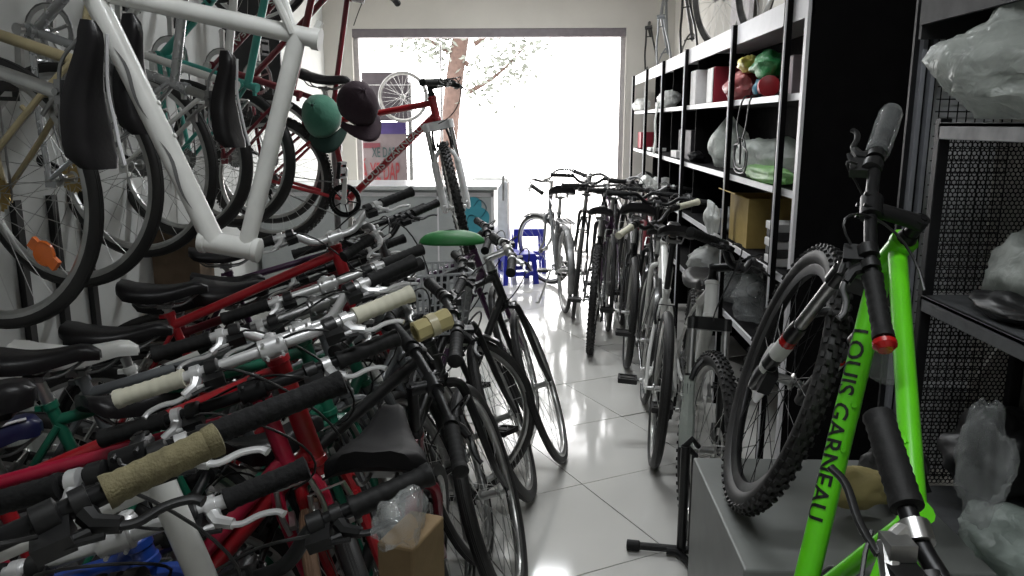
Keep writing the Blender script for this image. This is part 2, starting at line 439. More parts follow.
def frame_mesh(style, g, tubes, step):
    rt, rd, rs, rh = tubes
    bb, rhub, hb, htop, seat, u, n, s = (g[k] for k in ('bb', 'rh', 'hb', 'htop', 'seat', 'u', 'n', 's'))
    def f(mb):
        Y = V(0, 1, 0)
        mb.lathe([(rh, -.003), (rh+.003, .0), (rh+.003, .012), (rh, .014), (rh, np.linalg.norm(htop-hb)-.014), (rh+.003, np.linalg.norm(htop-hb)-.012), (rh+.003, np.linalg.norm(htop-hb)), (rh-.003, np.linalg.norm(htop-hb)+.003)], hb, u, 14, caps=True)
        mb.lathe([(.018, -.036), (.021, -.034), (.021, .034), (.018, .036)], bb, Y, 14, caps=True)
        top = seat+s*(.008 if style == 'big' else .035)
        mb.tube([bb, seat, top], rs, 12); mb.lathe([(rs+.004, 0), (rs+.004, .016)], top-s*.014, s, 12, caps=True)
        mb.box(top-s*.006-n*(rs+.008), (.02, .012, .012))
        h1 = htop-u*.03; h0 = hb+u*.03
        if step == 'diamond':
            mb.tube([seat-s*.01, h1], rt, 12); mb.tube([bb, h0], rd, 12)
            if style in ('big',): mb.tube([bb*.45+h0*.55, bb*.4+h0*.6], rd*1.02, 12)
        elif step == 'mixte':
            mid = bb+s*np.linalg.norm(seat-bb)*.55
            mb.tube([mid, h1], rt, 12); mb.tube([bb, h0], rd, 12)
        else:                                   # curved step-through
            mb.tube(bez(bb+s*.17, bb+V(.2, 0, .14), h1-V(.06, 0, .22), h1, 12), rt, 12)
            mb.tube(bez(bb, bb+V(.22, 0, .02), h0-V(.08, 0, .24), h0, 12), rd, 12)
        for sgn in (-1, 1):
            d = rhub+Y*sgn*.062
            mb.tube(smooth_path([bb+Y*sgn*.022, bb+(rhub-bb)*.3+Y*sgn*.036, bb+(rhub-bb)*.6+Y*sgn*.056, d], 4), .0095, 8)
            ss = seat-s*.02
            mb.tube(smooth_path([ss+Y*sgn*.014, ss+(rhub-ss)*.22+Y*sgn*.036, ss+(rhub-ss)*.6+Y*sgn*.055, d], 4), .0078, 8)
            mb.box(d, (.05, .005, .035)); 
            bpos = ss+(rhub-ss)*.36+Y*sgn*.046
            mb.lathe([(.006, 0), (.006, .018)], bpos, nrm(np.cross(Y, rhub-ss))*-1, 8, caps=True)
        q = seat-s*.02; mb.tube([q+(rhub-q)*.24+Y*.03, q+(rhub-q)*.24-Y*.03], .006, 8)
        q = bb; mb.tube([q+(rhub-q)*.2+Y*.028, q+(rhub-q)*.2-Y*.028], .006, 8)
        if step == 'diamond':                    # bottle bosses and cable stops
            for k in (.45, .58):
                p = bb+(h0-bb)*k; nn = nrm(np.cross(h0-bb, V(0, 1, 0)))*-1
                nn = nn if nn[2] > 0 else -nn
                mb.lathe([(.005, rd-.002), (.005, rd+.004)], p, nn, 8, caps=True)
            for k in (.2, .8):
                p = seat-s*.01+(h1-seat)*k; mb.tube([p+V(0, rt*.7, rt*.8), p+V(.015, rt*.7, rt*.8)], .004, 6)
    return f
def fork_mesh(kind, g, tw):
    A, u, n, fh, crown, hb, ht, cl = (g[k] for k in ('A', 'u', 'n', 'fh', 'crown', 'hb', 'htop', 'clamp0'))
    Y = V(0, 1, 0); ft = g['ft']
    def f(mb):
        mb.tube([crown-u*.005, hb+u*.01], .015, 10)
        hw = .052 if tw > .022 else .046
        if kind == 'rigid':
            mb.tube(smooth_path([crown+Y*.012, crown+Y*(hw-.008)-u*.012, crown+Y*hw-u*.05], 4), .014, 10)
            mb.tube(smooth_path([crown-Y*.012, crown-Y*(hw-.008)-u*.012, crown-Y*hw-u*.05], 4), .014, 10)
            for s in (-1, 1):
                pts = smooth_path([crown+Y*s*hw-u*.04, crown+Y*s*hw-u*(ft*.5), A+Y*s*hw+u*.12+n*.004, fh+Y*s*hw+u*.02, fh+Y*s*hw], 5)
                mb.tube(pts, list(np.linspace(.0135, .008, len(pts))), 10); mb.box(fh+Y*s*hw, (.03, .005, .035))
                mb.lathe([(.006, 0), (.006, .02)], crown+Y*s*hw-u*.07, n, 8, caps=True)
        else:
            mb.bar(crown-Y*(hw+.022)-u*.006, crown+Y*(hw+.022)-u*.006, .045, .032, n)
            for s in (-1, 1):
                q = Y*s*(hw+.008)
                mb.tube([crown+q+u*.012, crown+q-u*.028], .021, 12)
                low = [A+q-u*.015, A+q+u*.02, A+q+u*(ft*.55), A+q+u*(ft*.58)]
                mb.tube(low, [.013, .0185, .0195, .0175], 12)
                mb.bar(A+q+u*.005, fh+q-n*.0, .012, .04, u)
            a = A+u*(ft*.53)
            mb.tube(smooth_path([a+Y*(hw+.008)+n*.02, a+Y*hw*.8+n*.022+u*.05, a+n*.02+u*.085, a-Y*hw*.8+n*.022+u*.05, a-Y*(hw+.008)+n*.02], 5), .010, 8)
    return f
def stanchion_mesh(g, s, tw):
    hw = .052 if tw > .022 else .046
    def f(mb):
        q = V(0, 1, 0)*s*(hw+.008); mb.tube([g['A']+q+g['u']*g['ft']*.56, g['crown']+q-g['u']*.02], .0145, 12)
    return f
def bar_paths(kind, g):
    B, u, n = g['bar'], g['u'], g['n']; Y = V(0, 1, 0); F = V(1, 0, 0); Z = V(0, 0, 1)
    if kind == 'flat': h = [B, B+Y*.06, B+Y*.17-n*.008, B+Y*.29-n*.03]
    elif kind == 'riser': h = [B, B+Y*.055, B+Y*.085+u*.012, B+Y*.125+u*.045, B+Y*.16+u*.052-n*.006, B+Y*.31+u*.056-n*.04]
    elif kind == 'swept': h = [B, B+Y*.05+n*.015, B+Y*.14+n*.03+u*.04, B+Y*.22+u*.05-n*.03, B+Y*.25+u*.045-n*.10, B+Y*.265+u*.04-n*.21]
    elif kind == 'upright': h = [B, B+Y*.04, B+Y*.09+u*.07, B+Y*.15+u*.11, B+Y*.21+u*.11-n*.05, B+Y*.27+u*.10-n*.14]
    return h
def mirror(p): return [V(q[0], -q[1], q[2]) for q in p]
def make_bike(label, M, style='mtb', step='diamond', paint=black_paint, fork='rigid', fork_m=None, bar='riser', bar_m=bright, grip_m=rubber, lever_m=bright, grip_len=.125, text_k=1.35, text_up=0., text_sides=(-1, 1), text_span=(.86, .66), stem_m=None,
              saddle='sport', saddle_m=leather, saddle_up=.20, trim=None, tyre='slick', tyre_m=tyre_black, rim_m=alu, spoke_m=None, steer=0., bar_turn=None, fenders=None, rack=None,
              text=None, text_m=decal_white, kick=False, front=True, rear=True, bell=False, reflect=False, crank=0., post_m=alu, cassette=True, group=None, gover=None, deep=0., basket=None,
              grips=True, levers=True, saddle_on=True, cat='bicycle', name='bicycle', hand=True, cables=True, guard=None, tail=False, wrap=None, saddle_pitch=0., rear_rot=None, ring_m=None, crank_m=None, post_dx=0.):
    S = STYLES[style]; gd = dict(S['g']); gd.update(gover or {}); g = geo(**gd); tubes = S['tubes']; tw = S['tw']; R = g['R']
    key = (style, step, tuple(sorted(gd.items())))
    root = thing(name, label, cat, M, group)
    fork_m = fork_m or paint; stem_m = stem_m or bar_m; crank_m = crank_m or alu
    SM = steer_M(g, steer); BM = steer_M(g, steer if bar_turn is None else bar_turn)
    fr = obj('frame', cached(('frame',)+key, frame_mesh(style, g, tubes, step)), paint, root)
    if text:
        mb = MB(); a, b = g['bb'], g['hb']+g['u']*.03; L = np.linalg.norm(b-a); d = (b-a)/L; rd = tubes[1]
        if -1 in text_sides: tube_text(mb, text, a+d*L*.2, b, rd, V(text_up*-d[2], -1, text_up*d[0]), rd*text_k, L*.66)
        if 1 in text_sides: tube_text(mb, text, a+d*L*text_span[0], a, rd, V(text_up*-d[2], 1, text_up*d[0]), rd*text_k, L*text_span[1])
        obj('lettering', mb, text_m, fr, smooth=0)
    fk = obj('fork', cached(('fork', fork)+key, fork_mesh(fork, g, tw)), fork_m, root, SM)
    if fork == 'susp':
        for s in (-1, 1): obj('stanchion', cached(('stanchion', s)+key, stanchion_mesh(g, s, tw)), chrome if fork_m is not black_paint else alu, fk)
    if wrap:
        mb = MB(); hw = .06
        for s in (-1,):
            pts = [g['A']+V(0, s*hw, 0)+g['u']*t for t in np.linspace(0, g['ft']*.56, 9)]
            mb.tube(pts, [.024+.004*math.sin(7*i) for i in range(9)], 9)
        obj('plastic_wrap', mb, wrap, fk)
    if front: build_wheel(root, SM @ Matrix.Translation(Vector(g['fh'])), R, tw, tyre, rim_m, tyre_m, reflect=reflect, deep=deep, spoke_m=spoke_m)
    if rear: build_wheel(root, Matrix.Translation(Vector(g['rh'])) @ Matrix.Rotation(rnd.uniform(0, 6) if rear_rot is None else rear_rot, 4, 'Y'), R, tw, tyre, rim_m, tyre_m, rear='gold' if cassette == 'gold' else bool(cassette), reflect=reflect, deep=deep, spoke_m=spoke_m)
    # stem, handlebar, grips, levers
    if hand:
        def stemf(mb):
            mb.tube([g['htop']+g['u']*.002, g['clamp0']+g['u']*.012], .014, 12); mb.lathe([(.019, 0), (.019, .008), (.016, .02)], g['htop'], g['u'], 12, caps=True)
            mb.tube([g['clamp0']-g['n']*.004, g['bar']-g['n']*.012], [.016, .0145], 12)
            mb.lathe([(.014, -.026), (.0205, -.024), (.0205, .024), (.014, .026)], g['bar'], V(0, 1, 0), 14, caps=True)
            mb.lathe([(.007, 0), (.007, .004)], g['clamp0']+g['u']*.012, g['u'], 6, caps=True)
            for y in (-.015, .015):
                for k in (-1, 1): mb.tube([g['bar']+V(0, y, 0)+g['u']*k*.016+g['n']*.006, g['bar']+V(0, y, 0)+g['u']*k*.016+g['n']*.022], .0035, 6)
        obj('stem', cached(('stem',)+key, stemf), stem_m, root, BM)
        hp = bar_paths(bar, g)
        def barf(mb): mb.tube(smooth_path(list(reversed(mirror(hp)))[:-1]+hp, 5), .0115, 12)
        hb_ = obj('handlebar', cached(('handlebar', bar)+key, barf), bar_m, root, BM)
        e = hp[-1]; d = nrm(hp[-1]-hp[-2]); gl = grip_len
        for s in (1, -1):
            mir = (lambda q: q) if s > 0 else (lambda q: V(q[0], -q[1], q[2]))
            if grips:
                def gripf(mb):
                    prof = [(.012, -gl), (.0185, -gl), (.0185, -gl+.006)]
                    for k in range(int(gl/.018)): h = -gl+.014+k*(gl-.02)/int(gl/.018); prof += [(.0162, h), (.0172, h+.0055), (.0162, h+.011)]
                    prof += [(.0178, -.008), (.0185, 0), (.0185, .004), (.012, .006)]
                    mb.lathe(prof, mir(e), mir(d), 14, caps=True)
                obj('grip', cached(('grip', s, bar, gl)+key, gripf), grip_m, hb_)
            if levers:
                def levf(mb):
                    c = e-d*(gl+.022); fwd = nrm(g['n']-d*(g['n']@d)); dn = -g['u']
                    lat = d
                    o = nrm(fwd*.82+dn*.55)
                    mb.lathe([(.013, -.008), (.0175, -.008), (.0175, .008), (.013, .008)], mir(c), mir(d), 14, caps=True)
                    p = [c+o*.014, c+o*.03+lat*.004, c+o*.044+lat*.024]
                    mb.tube([mir(q) for q in p], [.012, .011, .009], 8)
                    p = smooth_path([c+o*.040+lat*.014, c+o*.050+lat*.036, c+o*.048+lat*.064, c+o*.054+lat*.088, c+o*.064+lat*.098], 4)
                    mb.tube([mir(q) for q in p], [.0058]*(len(p)-2)+[.0062, .007], 8, flat=.72)
                    mb.tube([mir(c+o*.036-lat*.002), mir(c+o*.034-lat*.04)], .006, 8)
                obj('brake_lever', cached(('brake_lever', s, bar, gl)+key, levf), lever_m, hb_)
                def shf(mb):
                    c = e-d*(gl+.055); fwd = nrm(g['n']-d*(g['n']@d))
                    mb.lathe([(.013, -.012), (.019, -.01), (.019, .012), (.013, .014)], mir(c), mir(d), 12, caps=True)
                    mb.box(mir(c+fwd*.02-g['u']*.014), (.034, .036, .02)); mb.tube([mir(c+fwd*.03-g['u']*.02), mir(c+fwd*.045-g['u']*.024+d*.04)], .005, 6, flat=.6)
                if style in ('mtb', 'big', 'hyb'): obj('shifter', cached(('shifter', s, bar, gl)+key, shf), black, hb_)
        if bell:
            mb = MB(); c = hp[0]+V(0, .045, 0)+g['u']*.016
            mb.lathe([(.004, -.006), (.02, 0), (.0235, .006), (.021, .016), (.012, .023), (.002, .025)], c, g['u'], 16, caps=True); obj('bell', mb, chrome, hb_)
        if cables:
            for s in (1, -1):
                c = e-d*(gl+.06); c = c if s > 0 else V(c[0], -c[1], c[2])
                f1 = g['n']; Bm = np.array(BM.to_3x3()); Bt = np.array(BM.translation)
                w0 = Bm@(c+f1*.03)+Bt; w1 = Bm@(c+f1*.12-V(0, s*.05, 0)+g['u']*.05)+Bt
                end = (g['htop']+(g['seat']-g['htop'])*.25+V(0, -s*.02, .02)) if s > 0 else (np.array(SM.to_3x3())@(g['crown']+g['n']*.05+g['u']*.0)+np.array(SM.translation))
                mb = MB(); mb.tube(bez(w0, w1, end+V(.16, s*.03, .08), end, 14), .0026, 6); obj('brake_cable', mb, cable_black if lever_m is not white_paint else cable_grey, root)
    # brakes
    def calf(mb, c, up, out):
        for s in (-1, 1):
            mb.tube(smooth_path([c+V(0, s*.04, 0), c+V(0, s*.043, 0)+up*.05, c+V(0, s*.035, 0)+up*.1], 4), .006, 8); mb.box(c+V(0, s*.026, 0)+up*.028, (.045, .012, .012))
        mb.tube([c+V(0, .04, 0)+up*.1, c+V(0, -.04, 0)+up*.1], .0025, 6)
    if style in ('mtb', 'hyb', 'city', 'mini'):
        obj('brake_caliper', cached(('brake_caliper', 'f')+key, lambda mb: calf(mb, g['A']+g['u']*(g['R']-.035)+g['n']*.03, g['u'], g['n'])), gunmetal if lever_m is black else alu, root, SM)
        dss = nrm(g['seat']-g['rh'])
        obj('brake_caliper', cached(('brake_caliper', 'r')+key, lambda mb: calf(mb, g['rh']+dss*(g['R']-.035)+nrm(np.cross(dss, V(0, 1, 0)))*.02, dss, None)), gunmetal if lever_m is black else alu, root)
    elif style == 'big':
        def disc(mb):
            mb.lathe([(.055, -.001), (.08, -.001), (.08, .001), (.055, .001)], g['fh']+V(0, .04, 0), V(0, 1, 0), 32, closed=True)
            for k in range(5):
                a = k*2*PI/5; mb.bar(g['fh']+V(.02*math.cos(a), .04, .02*math.sin(a)), g['fh']+V(.058*math.cos(a+.4), .04, .058*math.sin(a+.4)), .003, .006)
        obj('brake_disc', cached(('brake_disc',)+key, disc), alu, root, SM)
        obj('brake_caliper', cached(('brake_caliper', 'd')+key, lambda mb: (mb.box(g['fh']+V(-.075, .05, .035), (.05, .03, .06)), mb.tube([g['fh']+V(-.075, .06, .06), g['fh']+V(-.06, .06, .09)], .005, 6))), black, root, SM)
    # saddle
    if saddle_on:
        sp = g['seat']+g['s']*(saddle_up)
        tk = {'race': .044, 'slim': .04, 'sport': .048, 'wide': .065, 'kids': .055}[saddle]
        def postf(mb): mb.tube([g['seat']-g['s']*.02, sp], .0135, 12); mb.lathe([(.016, -.012), (.018, 0), (.016, .01)], sp, g['s'], 12, caps=True)
        obj('seatpost', cached(('seatpost', round(saddle_up, 3))+key, postf), post_m, root)
        sd = obj('saddle', saddle_mesh(saddle), saddle_m, root, Matrix.Translation(Vector(sp+V(0, 0, tk+.026))) @ Matrix.Rotation(saddle_pitch, 4, 'Y'))
        obj('saddle_rail', saddle_rail_mesh(saddle), dull, sd)
        if trim: obj('saddle_trim', saddle_trim_mesh(saddle), trim, sd)
    # drive train on the right hand side (-y)
    cr = .088 if style not in ('kids', 'mini') else .065
    def ringf(mb):
        c = g['bb']+V(0, -.048, 0); n = 72
        o1 = [c+V(math.cos(2*PI*k/n), 0, math.sin(2*PI*k/n))*(cr+(.002 if k % 2 else -.002)) for k in range(n)]
        i1 = [c+V(math.cos(2*PI*k/n), 0, math.sin(2*PI*k/n))*(cr-.016) for k in range(n)]
        a = mb.ring(o1); b = mb.ring(i1); c2 = mb.ring([q-V(0, .003, 0) for q in o1]); d2 = mb.ring([q-V(0, .003, 0) for q in i1])
        mb.bridge(a, b); mb.bridge(d2, c2); mb.bridge(b, d2); mb.bridge(c2, a)
        for k in range(5):
            t = k*2*PI/5; mb.bar(c+V(math.cos(t), 0, math.sin(t))*.012, c+V(math.cos(t), 0, math.sin(t))*(cr-.01), .006, .014, (0, 1, 0))
        mb.lathe([(.02, .006), (.022, 0), (.02, -.008)], c, V(0, 1, 0), 14, caps=True)
        if style in ('mtb', 'big'):
            mb.lathe([(cr-.028, .006), (cr-.014, .006), (cr-.014, .009), (cr-.028, .009)], c, V(0, 1, 0), 40, closed=True)
    obj('chainring', cached(('chainring',)+key, ringf), ring_m or crank_m, root)
    cl = .165 if style not in ('kids', 'mini') else .12
    for s in (-1, 1):
        def armf(mb):
            a = g['bb']+V(0, s*.062, 0); b = a+V(0, s*.012, -cl*s if False else 0)+V(cl, 0, 0)
            mb.bar(a, b, .013, .022, (0, 0, 1)); mb.lathe([(.017, -.009), (.017, .009)], a, V(0, 1, 0), 12, caps=True); mb.lathe([(.013, -.008), (.013, .008)], b, V(0, 1, 0), 12, caps=True)
        def pedf(mb):
            b = g['bb']+V(cl, s*.074, 0); c = b+V(0, s*.06, 0)
            mb.tube([b, c+V(0, s*.045, 0)], .006, 8)
            for k in (-1, 1): mb.box(c+V(k*.036, 0, 0), (.012, .085, .022))
            for k in (-1, 1): mb.box(c+V(0, k*.04, 0), (.07, .008, .018))
            mb.box(c, (.03, .07, .02))
        RM = Matrix.Translation(Vector(g['bb'])) @ Matrix.Rotation(crank+(PI if s > 0 else 0), 4, 'Y') @ Matrix.Translation(-Vector(g['bb']))
        ca = obj('crank_arm', cached(('crank_arm', s)+key, armf), crank_m, root, RM); obj('pedal', cached(('pedal', s)+key, pedf), black, ca)
    def chainf(mb):
        rc = .032; y = -.049; bb, rh = g['bb'], g['rh']; d = bb-rh; L = np.linalg.norm(d); t = d/L; nn = V(-t[2], 0, t[0])
        if nn[2] < 0: nn = -nn
        ph = math.asin((cr-rc)/L)
        P = []
        a0 = PI/2+ph
        for k in range(13): a = a0-(2*a0)*k/12; P.append(bb+V(0, y, 0)+cr*(math.cos(a)*t+math.sin(a)*nn))
        for k in range(9): a = -a0-(2*PI-2*a0)*k/8; P.append(rh+V(0, y, 0)+rc*(math.cos(a)*t+math.sin(a)*nn))
        Q = []
        for k in range(len(P)):
            p, q = P[k], P[(k+1) % len(P)]; m = max(1, int(np.linalg.norm(q-p)/.02)); Q += [p+(q-p)*j/m for j in range(m)]
        mb.tube(Q, [.0036 if k % 2 else .0026 for k in range(len(Q))], 6, closed=True)
    obj('chain', cached(('chain',)+key, chainf), dull, root)
    if style in ('mtb', 'big', 'hyb'):
        def derf(mb):
            r = g['rh']; mb.box(r+V(.01, -.068, -.04), (.022, .014, .06)); mb.box(r+V(.03, -.06, -.1), (.016, .01, .09), np.array(Matrix.Rotation(R_(-20), 3, 'Y')))
            for q in (V(.012, -.052, -.065), V(.045, -.052, -.135)): mb.lathe([(.004, -.004), (.019, -.003), (.019, .003), (.004, .004)], r+q, V(0, 1, 0), 14, caps=True)
        obj('rear_derailleur', cached(('rear_derailleur',)+key, derf), gunmetal, root)
    if guard:
        def gf(mb):
            c = g['bb']+V(0, -.066, 0); L = np.linalg.norm(g['rh']-g['bb']); t = nrm(g['rh']-g['bb'])
            out = []
            for k in range(15): a = -PI/2+PI*k/14; out.append(c-t*math.cos(a)*(cr+.018)+V(0, 0, math.sin(a)*(cr+.018)))
            q = c+t*(L*.85); out += [q+V(0, 0, .045), q+t*.03, q-V(0, 0, .04)]
            a = mb.ring(out); b = mb.ring([p+V(0, -.012, 0) for p in out]); mb.bridge(a, b); mb.f.append(tuple(a)); mb.f.append(tuple(reversed(b)))
        obj('chain_guard', cached(('chain_guard',)+key, gf), guard, root, bevel=.004)
    if fenders:
        def fend(mb, c, a0, a1):
            secs = []; r = R+.018
            for k in range(25):
                a = a0+(a1-a0)*k/24; rad = V(math.cos(a), 0, math.sin(a)); secs.append([c+rad*(r+dz)+V(0, y, 0) for y, dz in ((-.028, -.012), (-.022, 0), (0, .006), (.022, 0), (.028, -.012), (.020, -.003), (0, .003), (-.020, -.003))])
            mb.loft(secs)
            for s in (-1, 1):
                for k in ((a0+.25), (a0+a1)/2):
                    mb.tube([c+V(0, s*.066, 0), c+V(math.cos(k)*r, s*.026, math.sin(k)*r)], .0022, 5)
        obj('mudguard', cached(('mudguard', 'r')+key, lambda mb: fend(mb, g['rh'], R_(200), R_(35))), fenders, root)
        obj('mudguard', cached(('mudguard', 'f')+key, lambda mb: fend(mb, g['fh'], R_(215), R_(58))), fenders, root, SM)
    if rack:
        def rf(mb):
            z = R*2+.05; c = g['rh']
            for s in (-1, 1):
                mb.tube(smooth_path([V(c[0]+.18, s*.05, z), V(c[0]-.14, s*.055, z), V(c[0]-.17, s*.03, z)], 4), .005, 6); mb.tube([V(c[0], s*.07, R), V(c[0]-.03, s*.055, z)], .0045, 6); mb.tube([V(c[0], s*.07, R), V(c[0]+.1, s*.052, z)], .0045, 6)
            for x in np.linspace(-.15, .16, 6): mb.tube([V(c[0]+x, -.053, z), V(c[0]+x, .053, z)], .004, 6)
            mb.tube([V(c[0]+.18, -.05, z), V(c[0]+.18, .05, z)], .005, 6)
            for s in (-1, 1): mb.tube([V(c[0]+.18, s*.04, z), g['seat']-g['s']*.04+V(0, s*.015, 0)], .004, 6)
            for y in (-.015, .015): mb.tube([V(c[0]-.15, y, z+.006), V(c[0]+.14, y, z+.006)], .004, 6)
        obj('luggage_rack', cached(('luggage_rack',)+key, rf), rack, root)
    if kick:
        def kf(mb): b = g['bb']+(g['rh']-g['bb'])*.25; mb.tube([b+V(0, .03, -.01), b+V(.02, .06, -.03), V(b[0]-.03, .16, .01)], .008, 8); mb.tube([V(b[0]-.03, .16, .012), V(b[0]-.005, .18, .005)], .009, 8)
        obj('kickstand', cached(('kickstand',)+key, kf), alu, root)
    if tail:
        mb = MB(); p = g['seat']+g['s']*.05-V(.035, 0, 0); mb.box(p, (.012, .055, .035)); obj('tail_reflector', mb, red_plastic, root, bevel=.004)
    if basket:
        def bf(mb):
            c = g['bar']+V(.16, 0, -.16)
            for k in range(9):
                z = k/8; w = .13+.035*z; l = .10+.03*z; zz = -.11+.22*z
                mb.tube([c+V(-l, -w, zz), c+V(l, -w, zz), c+V(l, w, zz), c+V(-l, w, zz)], .006 if 0 < k < 8 else .009, 6, closed=True)
            for k in range(12):
                t = -1+2*k/11
                for s in (-1, 1):
                    mb.tube([c+V(s*.10, t*.13, -.11), c+V(s*.13, t*.165, .11)], .005, 5); mb.tube([c+V(t*.10, s*.13, -.11), c+V(t*.13, s*.165, .11)], .005, 5)
                mb.tube([c+V(-.1, t*.13, -.11), c+V(.1, t*.13, -.11)], .0018, 4)
        obj('basket', cached(('basket',)+key, bf), basket, root, BM)
    return root, g
def stand_pose(style, x, y, heading, ref='bar', roll=0., pitch=0., z=0., gover=None):
    """put the bike's handlebar clamp / rear wheel / front wheel / saddle over (x, y) with the wheels on height z"""
    gd = dict(STYLES[style]['g']); gd.update(gover or {}); g = geo(**gd)
    Rm = basis(R_(heading), R_(pitch), R_(roll))
    p = {'bar': g['bar'], 'rear': g['rh']*V(1, 1, 0), 'front': g['fh']*V(1, 1, 0), 'fh': g['fh'], 'rh': g['rh'], 'bb': g['bb'], 'saddle': g['seat']+g['s']*.2}[ref]
    w = Rm@p
    t = V(x-w[0], y-w[1], 0)
    lo = min((Rm@g['rh'])[2]-g['R']*abs(math.cos(R_(roll))), (Rm@g['fh'])[2]-g['R']*abs(math.cos(R_(roll))))
    t[2] = z-lo
    return M4(Rm, t)
# ================================================================== the room
XR, XL, XP, YD, YB, ZC = 1.36, -2.27, -1.80, 8.6, -1.6, 3.0
plaster = mat('cream_wall_plaster', (.52, .50, .46), .8, var=.06, scale=3, bump=.05)
plaster_grey = mat('grey_white_wall_plaster', (.62, .63, .61), .8, var=.1, scale=4, bump=.05)
ceil_m = mat('ceiling_plaster', (.6, .6, .58), .85, var=.05)
wood_dark = mat('dark_header_board', (.06, .05, .05), .5)
black_lam = mat('black_cabinet_laminate', (.005, .0045, .005), .85, var=.2, spec=.12)
edge_white = mat('white_shelf_edge', (.75, .74, .76), .35, var=.05)
steel_edge = mat('pale_steel_edge', (.5, .49, .5), .35, .7)
tile_m = mat('polished_floor_tile', (.70, .69, .66), .09, var=.05, scale=2.5, spec=.6)
grout = mat('dark_grout', (.12, .115, .11), .8)

def slab(name, lo, hi, m, **k):
    mb = MB(); lo = np.array(lo, float); hi = np.array(hi, float); mb.box((lo+hi)/2, hi-lo); return struct(name, mb, m, smooth=0, **k)
# floor: grout bed below, then tiles laid on the diagonal, each a hair out of level like real ones
fl = slab('floor', (XL-.2, YB-.2, -.12), (XR+.2, YD+.25, -.004), grout)
mb = MB(); ang = R_(28); s = .575; e1 = V(math.cos(ang), math.sin(ang), 0); e2 = V(-math.sin(ang), math.cos(ang), 0); o = V(.179, 3.053, 0)
for i in range(-14, 15):
    for j in range(-14, 15):
        c = o+e1*s*(i+.5)+e2*s*(j+.5)
        if not (XL-.1 < c[0] < XR+.1 and YB-.1 < c[1] < YD+.15): continue
        h = s/2-.0022; ta, tb = rnd.gauss(0, .0022), rnd.gauss(0, .0022)
        q = [c+e1*a*h+e2*b*h for a, b in ((-1, -1), (1, -1), (1, 1), (-1, 1))]
        zt = [-.0005+a*h*ta+b*h*tb for a, b in ((-1, -1), (1, -1), (1, 1), (-1, 1))]
        k = len(mb.v); mb.v += [(p[0], p[1], z) for p, z in zip(q, zt)]+[(p[0], p[1], -.006) for p in q]
        mb.f += [(k, k+1, k+2, k+3)]+[(k+4+a, k+4+(a+1) % 4, k+(a+1) % 4, k+a) for a in range(4)]
struct('floor_tiles', mb, tile_m, fl, smooth=0)
slab('ceiling', (XL-.2, YB-.2, ZC), (XR+.2, YD+.25, ZC+.12), ceil_m)
slab('wall_right', (XR, YB-.2, 0), (XR+.15, YD+.25, ZC), plaster)
slab('wall_left', (XL-.15, YB-.2, 0), (XL, YD+.25, ZC), plaster_grey)
slab('wall_pier', (XL, YB, 0), (XP, 4.75, ZC), plaster_grey)
slab('wall_back', (XL, YB-.2, 0), (XR, YB, ZC), plaster_grey)
# front wall with the wide street opening
DX0, DX1, DZ = -1.97, .87, 2.40
mb = MB()
mb.box(((XL+DX0)/2, YD+.1, ZC/2), (DX0-XL, .2, ZC)); mb.box(((DX1+XR)/2, YD+.1, ZC/2), (XR-DX1, .2, ZC)); mb.box(((DX0+DX1)/2, YD+.1, (ZC+DZ)/2), (DX1-DX0, .2, ZC-DZ))
struct('wall_front', mb, plaster, smooth=0)
d1 = slab('door_1', (DX0, YD+.02, DZ-.085), (DX1, YD+.16, DZ), mat('shutter_box_grey', (.16, .14, .15), .5))
mb = MB()
for x in (DX0+.025, DX1-.025): mb.box((x, YD+.09, (DZ-.085)/2), (.05, .06, DZ-.085))
struct('guide_rail', mb, mat('shutter_rail_grey', (.4, .38, .38), .4, .5), d1, smooth=0)
# street outside
slab('street_ground', (-12, YD+.2, -.14), (12, 24, -.02), mat('pale_pavement', (.62, .6, .57), .8, var=.1, scale=1.5))

# ------------------------------------------------------------------ shelving along the right wall
XS, Y0, Y1 = .94, 2.97, 8.40
posts = [3.19, 4.06, 5.35, 6.33, 7.3, 8.33]
t = thing('shelving_unit', 'long black shelving unit with white edged shelves along the right wall', 'shelving unit', T(1.14, 5.6, 0))
inv = t.matrix_world.inverted()
def part(name, mb, m, par=t, **k): return obj(name, mb, m, par, par.matrix_world.inverted() if par is t else None, **k)
mb = MB(); mb.box((1.345, (Y0+Y1)/2, .95), (.02, Y1-Y0, 1.9)); part('back_panel', mb, black_lam, smooth=0)
mb = MB(); mb.box(((XS+XR)/2, Y0+.012, 1.26), (XR-XS-.002, .024, 2.52)); part('end_panel', mb, black_lam, smooth=0)
for z in (.50, .86, 1.195, 1.555):
    mb = MB(); mb.box(((XS+XR)/2, (Y0+Y1)/2, z-.012), (XR-XS-.03, Y1-Y0-.03, .022)); b = part('shelf_board', mb, black_lam, smooth=0)
    mb = MB(); mb.box((XS+.008, (Y0+Y1)/2, z-.012), (.012, Y1-Y0-.04, .026)); obj('shelf_edge', mb, edge_white, b, smooth=0)
mb = MB(); mb.box((XS+.006, (Y0+Y1)/2, 1.86), (.014, Y1-Y0, .088)); part('fascia', mb, edge_white, smooth=0)
mb = MB(); mb.box(((XS+XR)/2+.01, (Y0+Y1)/2, 1.895), (XR-XS-.03, Y1-Y0-.02, .02)); part('top_board', mb, edge_white, smooth=0)
for i, y in enumerate(posts):
    mb = MB(); mb.box((XS-.012, y, .953 if i else 1.28), (.022, .04, 1.906 if i else 2.56))
    pp = part('post', mb, black_lam, smooth=0)
    mb = MB(); mb.box((XS-.0255, y-.016, .953 if i else 1.28), (.006, .009, 1.9 if i else 2.5)); obj('post_edge', mb, edge_white, pp, smooth=0)
